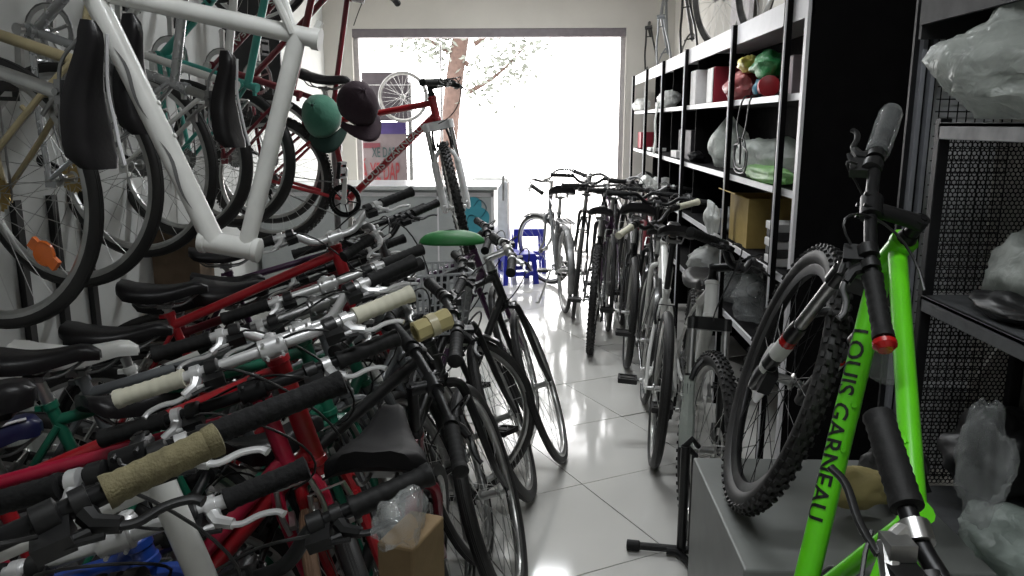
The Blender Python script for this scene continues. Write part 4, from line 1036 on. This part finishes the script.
card_y = mat('yellow_cardboard', (.42, .30, .09), .75, var=.12)
paper_w = mat('white_paper', (.75, .74, .73), .6)
red_box_m = mat('dark_red_box', (.26, .015, .03), .45)
pink_film = bagmat('pink_plastic_film', (.55, .18, .18), .15)
yellow_film = mat('yellow_wrapper', (.72, .62, .12), .35); green_film = mat('green_wrapper', (.02, .26, .07), .35, bump=.3); red_film = mat('red_wrapper', (.5, .02, .03), .35); blue_film = mat('blue_wrapper', (.04, .22, .33), .35)
def bagthing(name, label, cat, c, size, m, seed, **k):
    mb = crumple(MB(), c, size, seed, **k)
    if 'flatb' in k or 'amp' not in k:          # things that lie on something: let the lowest point touch its support
        for z0 in (Z1, Z2, Z3, Z4, .985, 1.45, .42, PZ):
            if z0 < c[2] <= z0+max(.20, size[2]*1.6) and c[0] > .5:
                lo = min(v[2] for v in mb.v); hi = max(v[2] for v in mb.v); base = z0+.002 if abs(lo-z0) < .08 else lo
                mb.v = [(x, y, z+base-lo) for x, y, z in mb.v]; break
    o = obj(name, mb, m, smooth=60); tag(o, label, cat); return o
Z1, Z2, Z3, Z4 = 1.555, 1.195, .86, .50
def shelf_at(px, X, z):
    """depth at which the picture column px meets the plane X = const at height z, so an item can stand on that shelf"""
    lo, hi = 2.6, 9.
    for _ in range(40):
        y = (lo+hi)/2; d = V(X, y, z)-V(0, 0, EYE); u = 512+FOC*(d@_rt)/(d@_fw)
        if u > px: lo = y
        else: hi = y
    return y
def box_thing(name, label, cat, c, size, m, rz=0., bevel=.004, group=None, flaps=False):
    t = T(*c, rz)
    mb = MB(); w, d, h = size
    if not flaps: mb.box((0, 0, h/2), size); o = obj(name, mb, m, M=None, bevel=bevel, smooth=0); o.matrix_world = t; tag(o, label, cat, group); return o
    r = thing(name, label, cat, t, group)
    th = .006
    for s in (-1, 1): mb.box((s*(w-th)/2, 0, h/2), (th, d, h)); mb.box((0, s*(d-th)/2, h/2), (w-2*th, th, h))
    mb.box((0, 0, th/2), (w-2*th, d-2*th, th)); obj('body', mb, m, r, smooth=0)
    for s in (-1, 1):
        mb = MB(); a = R_(35+15*s); mb.bar(V(s*w/2, 0, h), V(s*(w/2+.07*math.cos(a)), 0, h+.07*math.sin(a)), d*.96, .005); obj('flap', mb, m, r, smooth=0)
    return r
# top row of the shelf
y = shelf_at(806, 1.12, Z1+.1); box_thing('paper_parcel', 'pale pink paper parcel at the near end of the top shelf row', 'parcel', (1.13, y+.02, Z1+.001), (.16, .13, .17), mat('pale_pink_paper', (.5, .42, .44), .6))
y = shelf_at(768, 1.02, Z1+.05)
mb = MB(); mb.lathe([(.02, -.15), (.045, -.145), (.05, 0), (.045, .145), (.02, .15)], (1.03, y+.03, Z1+.052), (.25, 1, 0), 20, caps=True); o = obj('red_roll', mb, red_film); tag(o, 'shiny red roll on the top shelf row beside the green wrapper', 'roll')
bagthing('green_packet', 'green wrapped packet on the red roll in the top shelf row', 'packet', (1.06, y+.12, Z1+.15), (.075, .15, .06), green_film, 3)
yy = shelf_at(735, .99, Z1+.05); bagthing('pink_bag', 'pink plastic bag on the top shelf row beside the dark red box', 'bag', (1.0, yy, Z1+.075), (.06, .15, .07), pink_film, 5, flatb=.1)
bagthing('yellow_packet', 'crumpled yellow packet on top of the pink bag', 'packet', (1.02, yy-.12, Z1+.175), (.045, .09, .04), yellow_film, 8)
bagthing('blue_packet', 'small blue packet squeezed between pink bag and red roll', 'packet', (1.06, yy-.25, Z1+.055), (.035, .07, .05), blue_film, 9)
y = shelf_at(716, 1.0, Z1+.07); box_thing('file_box', 'dark red box with white spine on the top shelf row', 'box', (1.09, y, Z1+.001), (.24, .16, .20), red_box_m)
mb = MB(); mb.box((.964, y, Z1+.101), (.004, .15, .19)); o = obj('spine_card', mb, paper_w, smooth=0); tag(o, 'white card leaning on the front of the dark red box', 'card')
y = shelf_at(699, .99, Z1+.07); box_thing('white_folder', 'upright white folder on the top shelf row left of the red box', 'folder', (1.06, y, Z1+.001), (.22, .17, .21), paper_w)
y = shelf_at(668, 1.0, Z1+.03)
bagthing('white_bag', 'torn white plastic bag hanging over the top shelf row, nearest of two', 'bag', (1.0, y, Z1+.06), (.07, .30, .07), bag_white, 12)
mb = MB(); p = smooth_path([V(.94, y+.14, Z1+.05), V(.925, y+.15, Z1-.1), V(.93, y+.13, Z1-.25), V(.92, y+.15, Z1-.36)], 4); mb.tube(p, [.05, .035, .02, .018, .02, .025, .02, .018, .022, .028, .03, .02, .03][:len(p)], 9, flat=.4); o = obj('plastic_strip', mb, bag_white); tag(o, 'white strip of torn plastic dangling below the white bag', 'strip')
y = shelf_at(638, 1.0, Z1+.03); bagthing('white_bag', 'torn white plastic bag at the far end of the top shelf row', 'bag', (.99, y-.35, Z1+.05), (.08, .26, .06), bag_white, 14)
# second row
y = shelf_at(716, 1.0, Z2+.1); bagthing('plastic_bag', 'tall knotted clear bag on the second shelf row', 'bag', (1.07, y, Z2+.15), (.10, .17, .15), bag_milky, 21, knot=True, flatb=.1)
y = shelf_at(757, 1.02, Z2+.06); bagthing('plastic_bag', 'wide clear plastic bag on the second shelf row under the cable loop', 'bag', (1.06, y, Z2+.095), (.12, .33, .095), bag_milky, 23, flatb=.1)
y = shelf_at(777, 1.0, Z2+.05); o = bagthing('pale_green_bag', 'pale green plastic bag hanging over the second shelf edge', 'bag', (.985, y+.08, Z2+.03), (.05, .33, .035), bagmat('pale_green_bag', (.35, .66, .25), .25), 25)
y = shelf_at(746, .935, 1.45)
mb = MB()
for dy, dz in ((-.08, .03), (.07, .05)):
    mb.tube(smooth_path([V(1.0, y+dy, Z1+.012), V(.935, y+dy*.9, Z1+.004), V(.915, y+dy*1.1, 1.44), V(.915, y+dy*.4, 1.36), V(.915, y+dy*1.6, 1.29+dz), V(.917, y+dy*1.3, 1.21+dz), V(.917, y, 1.19+dz), V(.917, y-dy*1.3, 1.21+dz), V(.917, y-dy*1.2, 1.30+dz), V(.916, y-dy*.2, 1.38), V(.918, y, 1.26)], 5), .004, 6)
o = obj('cable_loop', mb, cable_black); tag(o, 'black cable hanging in a loop from the top shelf row', 'cable')
y = shelf_at(690, .99, Z2+.04); bagthing('black_pouch', 'black pouch at the edge of the second shelf row left of the knotted bag', 'pouch', (1.0, y-.15, Z2+.035), (.05, .08, .035), black, 31)
y = shelf_at(681, 1.0, Z2+.05); box_thing('dark_carton', 'dark carton deep in the second shelf row', 'carton', (1.16, y, Z2+.001), (.28, .5, .20), mat('dark_carton', (.035, .03, .035), .6))
for k, (px, h, m, lab) in enumerate(((641, .16, red_box_m, 'dull red carton at the far end of the second shelf row'), (651, .03, paper_w, 'flat white packet on the second shelf row'), (676, .05, paper_w, 'small white carton at the edge of the second shelf row'))):
    y = shelf_at(px, 1.0, Z2+.02); box_thing('carton', lab, 'carton', (1.05, y, Z2+.001), (.14, .24, h), m)
# third row
y = shelf_at(742, 1.0, Z3+.1); box_thing('cardboard_box', 'open yellow cardboard box on the third shelf row', 'box', (1.11, y, Z3+.001), (.26, .36, .235), card_y, flaps=True)
bagthing('bubble_wrap', 'dark wrapping stuffed into the open cardboard box', 'wrapping', (1.11, y, Z3+.23), (.10, .15, .035), black, 41)
y = shelf_at(772, .98, Z3+.08)
for k in range(5):
    box_thing('parts_box', 'small white parts box with dark stripe in the stack right of the cardboard box', 'box', (1.07+.004*(k % 2), y+.006*(k % 3-1), Z3+.001+.036*k), (.2, .16, .034), paper_w if k % 2 == 0 else mat('black_striped_box', (.06, .06, .06), .5), group='white and black parts boxes stacked on the third shelf row')
for k, (px, s, sd, m, lab) in enumerate(((722, .07, 51, grey_paint, 'grey crumpled pouch on the third shelf row left of the cardboard box'), (684, .06, 52, black, 'black coiled part on the third shelf row'), (662, .05, 53, black, 'black saddle bag on the third shelf row'), (655, .07, 54, bag_white, 'white wrapped part on the third shelf row'), (642, .06, 55, black, 'dark part at the far end of the third shelf row'))):
    y = shelf_at(px, 1.0, Z3+.05); bagthing('wrapped_part', lab, 'part', (1.04, y, Z3+s*.85), (s*1.3, s*2, s*.85), m, sd, amp=.4)
y = shelf_at(644, .97, Z4+.1); box_thing('red_carton', 'red carton standing on the bottom shelf row behind the far bicycles', 'carton', (1.03, y, Z4+.001), (.14, .30, .24), mat('bright_red_carton', (.45, .02, .05), .4))
for k, (px, sd, m, lab) in enumerate(((745, 61, bag_clear, 'clear bag of small parts on the bottom shelf row, nearest'), (724, 62, bag_clear, 'clear bag of small parts on the bottom shelf row beside the white bicycle'), (700, 63, bag_white, 'white plastic bag on the bottom shelf row behind the white bicycle'))):
    y = shelf_at(px, 1.0, Z4+.1); bagthing('parts_bag', lab, 'bag', (1.06, y, Z4+.10), (.12, .17, .105), m, sd, amp=.35, flatb=.1)
y = shelf_at(652, .9, .98); bagthing('white_cloth', 'white crumpled plastic over a handlebar beside the shelving', 'plastic', (.86, y, .97), (.06, .16, .055), bag_white, 66, amp=.4)
y = shelf_at(712, .9, 1.0); bagthing('white_cloth', 'white plastic scrap hanging behind the white mountain bicycle', 'plastic', (.90, y, .96), (.03, .08, .085), bag_white, 67, amp=.4)
# on top of the shelving: wheels, frames
zt = 1.912
def spare(px, rz, R, label, X=1.13, lean=0., kind='slick', tm=tyre_grey):
    y = shelf_at(px, X, zt+.1); M = T(X, y, zt+R*math.cos(lean)+.03*abs(math.sin(lean)), rz) @ Matrix.Rotation(lean, 4, 'X')
    w = thing('bicycle_wheel_assembly', label, 'wheel', M, 'spare wheels on top of the shelving'); build_wheel(w, Matrix.Identity(4), R, .02, kind, alu, tm, rear=False, name='rim')
spare(718, R_(48), .31, 'large spare wheel standing on top of the shelving above the red box')
spare(757, R_(58), .32, 'spare wheel on top of the shelving, nearest to the camera', lean=R_(6))
gS = geo(**STYLES['hyb']['g'])
for k, (px, lab, pm, ang) in enumerate(((694, 'dark bicycle frame standing on its rear on top of the shelving, nearer', black_paint, 100), (668, 'pale bicycle frame standing on its rear on top of the shelving, farther', grey_paint, 96), (655, 'black bicycle frame at the far end on top of the shelving', black_paint, 104))):
    y = shelf_at(px, 1.15, zt+.1); F = V(-.05, .25, .96); F = nrm(F); L = nrm(np.cross(V(.25, 1, 0), F)); U = np.cross(F, L); Rm = np.column_stack([F, L, U])
    Mx = pose(Rm, gS['rh']+V(-.02, 0, 0), (1.12, y, zt+.02))
    t = thing('bicycle_frameset', lab, 'bicycle frame', Mx, 'bare frames on top of the shelving'); obj('frame', cached(('frame', 'spare', 'x'), frame_mesh('hyb', gS, STYLES['hyb']['tubes'], 'diamond')), pm, t); obj('fork', cached(('fork', 'spare', 'x'), fork_mesh('rigid', gS, .019)), pm, t)
box_thing('tall_board', 'pale upright board on top of the shelving behind the large spare wheel', 'board', (1.30, shelf_at(742, 1.3, 2.2), zt+.001), (.03, .5, .75), mat('pale_grey_board', (.5, .47, .48), .6))

# ---------------------------------------------------------------- right rack, bags
bagthing('plastic_bag', 'large clear plastic bag heaped on top of the steel rack', 'bag', (1.125, 1.96, 1.45+.13), (.175, .22, .13), bag_milky, 73, n=30, amp=.28, flatb=.06)
bagthing('plastic_bag', 'small clear plastic bag on the middle shelf of the steel rack', 'bag', (1.225, 1.98, .985+.10), (.095, .13, .10), bag_milky, 74, n=22, flatb=.06)
bagthing('black_pouch', 'flat black pouch on the middle rack shelf in front of the small bag', 'pouch', (1.13, 1.92, .985+.03), (.06, .14, .028), black, 75)
box_thing('white_packet', 'white packet under the small clear bag on the middle rack shelf', 'packet', (1.26, 1.76, .986), (.14, .12, .022), paper_w, .2)
bagthing('clear_wrap', 'shiny clear plastic wrap draped at the right edge above the white bag', 'plastic', (.965, 1.66, .72), (.052, .05, .125), bag_clear, 77, n=40, amp=.42)
bagthing('carrier_bag', 'white carrier bag with dark green print on the low rack shelf', 'bag', (1.13, 1.72, .42+.055), (.12, .18, .06), bagmat('white_green_bag', (.45, .52, .48), .08, .4), 78, n=24, flatb=.06)
for k, (x, y, z, sx, sy, sz, lab) in enumerate(((1.2, 2.0, .42+.11, .12, .12, .11, 'dark bundle at the back of the low rack shelf'), (1.2, 1.4, .42+.12, .13, .14, .12, 'black bundle at the front of the low rack shelf'), (.93, 1.98, PZ+.07, .07, .1, .07, 'dark bag on the plinth behind the green frame'))):
    bagthing('dark_bundle', lab, 'bundle', (x, y, z), (sx, sy, sz), black, 80+k, amp=.35, flatb=.05)
bagthing('yellow_cloth', 'pale yellow cloth bundle behind the green down tube on the plinth', 'cloth', (.80, 1.90, PZ+.05), (.09, .05, .05), mat('pale_yellow_cloth', (.55, .46, .2), .7), 85, flatb=.1)
bagthing('clear_wrap', 'clear plastic scrap behind the loose handlebar grip', 'plastic', (.70, 1.58, .98), (.05, .03, .045), bag_clear, 86, amp=.4)
# clear sleeve on the upper grip of the green bicycle and the loose handlebar in front of it
BMg = steer_M(gG, 1.5318); hp = bar_paths('flat', gG)
for s, lab in ((-1, 'a'), (1, 'b')):
    e = hp[-1]*V(1, s, 1); d = nrm((hp[-1]-hp[-2])*V(1, s, 1)); W = MG @ BMg
    p = [W @ Vector(e-d*.14), W @ Vector(e-d*.07), W @ Vector(e+d*.012)]
    if p[2].z > 1.3:
        mb = MB(); mb.tube(smooth_path([np.array(q) for q in p], 5), [.021, .023, .0235, .024, .0235, .0235, .024, .0245, .023, .024, .020], 14)
        o = obj('plastic_sleeve', mb, bag_clear); tag(o, 'clear plastic sleeve over the upper grip of the green bicycle', 'sleeve')
    else:
        mb = MB(); q = np.array(p[2]); dd = nrm(np.array(p[2])-np.array(p[1])); mb.lathe([(.006, -.002), (.0195, -.002), (.0195, .006), (.012, .014)], q, dd, 14, caps=True)
        o = obj('red_end_cap', mb, red_plastic); tag(o, 'red end cap on the lower grip of the green bicycle', 'end cap')
A_ = at(879, 418, Z=1.07); B_ = at(940, 612, Z=.93)
t = thing('loose_handlebar', 'loose black handlebar with silver brake lever leaning below the green bicycle', 'handlebar', T(*A_)); ti = t.matrix_world.inverted()
d = nrm(B_-A_); mb = MB(); P = smooth_path([A_, A_+d*.16, A_+d*.24+V(.01, 0, .01), A_+d*.34+V(.03, 0, .0), A_+d*.6+V(.05, 0, -.02)], 5); mb.tube(P, .0115, 12); obj('bar_tube', mb, gunmetal, t, ti)
mb = MB(); prof = [(.012, 0), (.0195, 0), (.0205, .005)]
for k in range(9): prof += [(.0185, .012+.013*k), (.0198, .018+.013*k)]
prof += [(.02, .135), (.013, .137)]
mb.lathe(prof, A_-d*.004, d, 16, caps=True); obj('grip', mb, rubber, t, ti)
c = A_+d*.165; side = nrm(V(-.9, -.35, -.2)); side = nrm(side-d*(side@d))
mb = MB(); mb.lathe([(.013, -.012), (.019, -.012), (.019, .014), (.013, .014)], c, d, 14, caps=True); mb.tube([c+side*.012, c+side*.035+d*.02, c+side*.045+d*.07], [.014, .015, .011], 10); mb.box(c+side*.03+d*.03+V(0, 0, .012), (.03, .035, .02)); obj('brake_body', mb, alu, t, ti)
mb = MB(); P = smooth_path([c+side*.05+d*.03, c+side*.062-d*.01, c+side*.066-d*.06, c+side*.08-d*.085], 5); mb.tube(P, .006, 8, flat=.7); obj('brake_lever', mb, black, t, ti)
c2 = A_+d*.23; mb = MB(); mb.lathe([(.013, -.014), (.02, -.012), (.02, .014), (.013, .016)], c2, d, 12, caps=True); mb.box(c2+side*.03, (.035, .03, .04)); obj('shifter', mb, black, t, ti)
mb = MB(); mb.lathe([(.0125, .28), (.0135, .30), (.0135, .345), (.0125, .35)], A_+V(.018, 0, .003), d, 12); obj('yellow_tape', mb, yellow_film, t, ti)
mb = MB(); mb.tube(bez(c+side*.05, c+side*.12+d*.12, c+side*.1+d*.3, c+d*.42+V(0, 0, -.1), 14), .0028, 6); obj('brake_cable', mb, cable_black, t, ti)

# ---------------------------------------------------------------- floor stand for the white bicycle
fs = at(686, 566, Z=0); foot = at(630, 545, Z=.02); base = V(foot[0]+.17, foot[1]-.03, .02)
t = thing('floor_stand', 'black tubular floor stand with rubber foot beside the grey plinth', 'stand', T(base[0], base[1], 0)); ti = t.matrix_world.inverted()
mb = MB(); mb.tube(smooth_path([base+V(-.05, -.005, 0), base+V(-.01, -.02, 0), base+V(.02, -.12, 0), base+V(.035, -.4, 0)], 5), .0125, 10); obj('tube', mb, gunmetal, t, ti)
mb = MB(); mb.tube([base, V(base[0], base[1], .40)], .016, 10); mb.tube([V(base[0]+.035, base[1]+.02, .02), V(base[0]+.035, base[1]+.02, .36), V(base[0]+.0, base[1], .40)], .011, 10); obj('post', mb, black, t, ti)
mb = MB(); mb.tube([foot, base+V(.05, 0, 0)], .0135, 10); obj('cross_bar', mb, black, t, ti)
mb = MB(); dd = nrm(base-foot); mb.lathe([(.012, -.012), (.019, -.01), (.019, .03), (.014, .034)], foot, dd, 14, caps=True); obj('rubber_foot', mb, rubber, t, ti)
mb = MB(); mb.tube([V(base[0]-.01, base[1], .39), V(base[0]+.02, base[1], .425), V(base[0]+.045, base[1]+.02, .39)], .01, 8); obj('hook', mb, gunmetal, t, ti)

# ---------------------------------------------------------------- work stand of the red bicycle, caps
seatw = np.array(MR @ Vector(gR['seat']-gR['s']*.12)); 
t = thing('repair_stand', 'bicycle repair stand with pale clamp holding up the red bicycle', 'stand', T(seatw[0]-.05, seatw[1]+.16, 0)); ti = t.matrix_world.inverted()
bx, by = seatw[0]-.05, seatw[1]+.16
mb = MB(); mb.tube([V(bx, by, .02), V(bx, by, seatw[2]+.03)], .019, 12); obj('post', mb, dull, t, ti)
mb = MB(); mb.tube([V(bx, by, seatw[2]), V(seatw[0], seatw[1]+.03, seatw[2])], .016, 10); mb.box((seatw[0], seatw[1]+.028, seatw[2]), (.045, .02, .09)); obj('clamp', mb, dull, t, ti)
for a in (R_(35), R_(155), R_(275)):
    mb = MB(); mb.bar(V(bx, by, .015), V(bx+.33*math.cos(a), by+.33*math.sin(a), .015), .035, .022); obj('leg', mb, dull, t, ti, smooth=0)
def cap_thing(label, c, m, mbrim, Rm, k=1.):
    t = thing('baseball_cap', label, 'cap', M4(Rm, c)); mb = MB(); secs = []
    for i in range(9):
        a = PI/2*i/8; r = .092*math.cos(a)*k; z = .115*math.sin(a)*k
        secs.append([V(r*1.06*math.cos(q)*(1+.02*math.sin(6*q)), r*.92*math.sin(q), z+.004*noise.noise(Vector((math.cos(q)*2, math.sin(q)*2, i*.7)))*2) for q in np.linspace(0, 2*PI, 28, endpoint=False)])
    rings = [mb.ring(s) for s in secs]
    for i in range(8): mb.bridge(rings[i], rings[i+1])
    o = obj('crown', mb, m, t, smooth=60); o.modifiers.new('Solid', 'SOLIDIFY').thickness = .003
    mb = MB(); rows = []
    for i in range(6):
        s = i/5; rows.append([V((.09+.075*s*math.cos(q*.9))*math.cos(q)*k, (.09+.02*s)*.92*math.sin(q)*k, (-.004-.03*math.sin(q)**2-.012*s)*k) for q in np.linspace(-1.15, 1.15, 15)])
    mb.loft(rows, closed_ring=False, caps=False); o = obj('brim', mb, mbrim, t, smooth=60); o.modifiers.new('Solid', 'SOLIDIFY').thickness = .004
    mb = MB(); mb.ball((0, 0, .115*k), .008, 6); obj('button', mb, mbrim, t)
    return t
gcap = mat('green_cap_cloth', (.05, .19, .125), .85, bump=.2, sheen=.2); mcap = mat('dark_plum_cap_cloth', (.028, .012, .02), .8, bump=.2)
def capbasis(fwd, up):
    F = nrm(fwd); U = nrm(np.asarray(up)-F*(np.asarray(up)@F)); return np.column_stack([F, np.cross(U, F), U])
cap_thing('green cap with dark brim hanging on the saddle of the red bicycle', at(323, 118, Y=4.04), gcap, mat('dark_green_brim', (.012, .04, .03), .8), capbasis((.25, -.45, -.8), (-.15, -.75, .5)), 1.15)
cap_thing('dark plum cap hanging beside the green cap', at(357, 106, Y=3.9), mcap, mcap, capbasis((.45, -.3, -.8), (.45, -.75, .45)), 1.15)
# helmet in the basket
q = at(452, 243, Z=.95)
t = thing('cycle_helmet', 'green helmet resting on the woven basket by the counter', 'helmet', T(q[0], q[1], q[2], R_(8))); mb = MB(); secs = []
for i in range(9):
    a = PI/2*i/8; secs.append([V(.14*math.cos(a)**.8*math.cos(p), .085*math.cos(a)**.7*math.sin(p), .055*math.sin(a)) for p in np.linspace(0, 2*PI, 30, endpoint=False)])
rr_ = [mb.ring(s) for s in secs]
for i in range(8): mb.bridge(rr_[i], rr_[i+1])
o = obj('shell', mb, mat('glossy_green_shell', (.02, .19, .04), .5), t, smooth=60); o.modifiers.new('Solid', 'SOLIDIFY').thickness = .006
mb = MB()
for s in (-1, 0, 1): mb.tube([V(-.08, s*.035, .044-.009*abs(s)), V(0, s*.04, .0575-.011*abs(s)), V(.08, s*.035, .044-.009*abs(s))], .006, 6, flat=.5)
obj('vent', mb, black, t)
# tag and parcel
q = at(432, 325, Z=1.04); t = thing('cardboard_tag', 'yellowed cardboard tag wrapped on a black handlebar in the left row', 'tag', T(*q, R_(25))); mb = MB(); mb.lathe([(.018, -.042), (.023, -.04), (.022, 0), (.024, .038), (.019, .042)], (0, 0, 0), (1, .15, .28), 7); o = obj('sheet', mb, mat('yellowed_card', (.42, .36, .17), .7), t, smooth=0); o.modifiers.new('Solid', 'SOLIDIFY').thickness = .003
mb = MB(); mb.lathe([(.0235, -.009), (.025, -.009), (.025, .009), (.0235, .009)], (0, 0, 0), (1, .15, .28), 12, closed=True); obj('tape', mb, mat('clear_tape', (.5, .45, .3), .25), t)
q = at(412, 548, Y=1.02); box_thing('cardboard_parcel', 'cardboard parcel on the carrier of the small maroon bicycle', 'parcel', (q[0], q[1], q[2]-.08), (.055, .10, .11), card, R_(-18))
bagthing('clear_wrap', 'clear plastic crumpled over the cardboard parcel at the bottom', 'plastic', (q[0]-.012, q[1]-.01, q[2]+.05), (.035, .06, .028), bag_clear, 91, amp=.4)
# left wall: bag behind the first saddles, rail bars, wooden crate
q = at(18, 365, Y=2.2); bagthing('plastic_bag', 'greenish clear bag on the floor behind the saddles at the left wall', 'bag', (-1.69, 2.42, .28), (.08, .12, .26), bag_milky, 93, flatb=.05)
for k, (px, py) in enumerate(((42, 395), (77, 395), (101, 340))):
    a = at(px, py, X=-1.775); mb = MB(); mb.box((-1.785, a[1], .62), (.022, .035, 1.14)); o = obj('wall_batten', mb, black, smooth=0); tag(o, ['black batten on the left wall, nearest the camera', 'black batten on the left wall, middle of three', 'black batten on the left wall, farthest from the camera'][k], 'batten', 'black battens on the left wall')
q = at(180, 268, Y=3.6); box_thing('wooden_crate', 'brown wooden crate against the left wall behind the saddles', 'crate', (-1.66, 3.62, .0), (.22, .16, .98), mat('brown_crate_wood', (.13, .085, .05), .7, var=.3))

mb = MB(); mb.box((-1.86, 4.767, 1.80), (.70, .03, .78)); o = obj('mounted_board', mb, black, bevel=.004, smooth=0); tag(o, 'black panel hung at the end of the left wall behind the maroon bicycles', 'panel')
# ================================================================== light and camera
w = bpy.data.worlds.new('overcast_sky'); SC.world = w; w.use_nodes = True
N = w.node_tree.nodes; L = w.node_tree.links; bg = N['Background']
bg.inputs['Color'].default_value = (1., .985, .98, 1); bg.inputs['Strength'].default_value = 9.
pl = bpy.data.lights.new('street_opening_portal', 'AREA'); pl.shape = 'RECTANGLE'; pl.size = DX1-DX0; pl.size_y = DZ; pl.cycles.is_portal = True
po = bpy.data.objects.new('street_opening_portal', pl); COL.objects.link(po); po.matrix_world = Matrix.Translation(((DX0+DX1)/2, YD+.2, DZ/2)) @ Matrix.Rotation(R_(90), 4, 'X') @ Matrix.Rotation(R_(180), 4, 'X')
# unseen fluorescent battens, added to the ceiling as fill light
lamp_m = mat('fill_tube_glow', (1, 1, 1), .4, emit=((.95, .98, 1.), 6.))
for k, (x, y, e) in enumerate(((0, .8, 24), (.1, 4.2, 32), (-.3, 7.0, 34))):
    t = thing('fill_batten', ['added fill light batten above the front bicycles', 'added fill light batten over the middle of the aisle', 'added fill light batten close to the street opening'][k], 'fill light', T(x, y, ZC))
    mb = MB(); mb.box((0, 0, -.03), (1.24, .08, .058)); obj('housing', mb, white_paint, t, bevel=.006, smooth=0)
    mb = MB(); mb.tube([V(-.6, 0, -.085), V(.6, 0, -.085)], .014, 12); obj('fill_lamp_tube', mb, lamp_m, t)
    mb = MB()
    for s in (-1, 1): mb.box((s*.605, 0, -.075), (.02, .04, .05))
    obj('socket', mb, white_paint, t, smooth=0)
    l = bpy.data.lights.new('batten_fill_light', 'AREA'); l.shape = 'RECTANGLE'; l.size = 1.2; l.size_y = .06; l.energy = e; l.color = (.95, .98, 1.)
    o = bpy.data.objects.new('batten_fill_light', l); COL.objects.link(o); o.location = (x, y, ZC-.12)
cam = bpy.data.cameras.new('camera'); co = bpy.data.objects.new('camera', cam); COL.objects.link(co)
cam.sensor_width = 36; cam.lens = FOC/1024*36; cam.clip_start = .02
co.location = (0, 0, EYE); co.rotation_euler = (PI/2-PITCH, 0, YAW); SC.camera = co
SC.view_settings.view_transform = 'Standard'; SC.view_settings.look = 'None'; SC.view_settings.exposure = 0.; SC.view_settings.gamma = 1.; SC.view_settings.use_curve_mapping = False
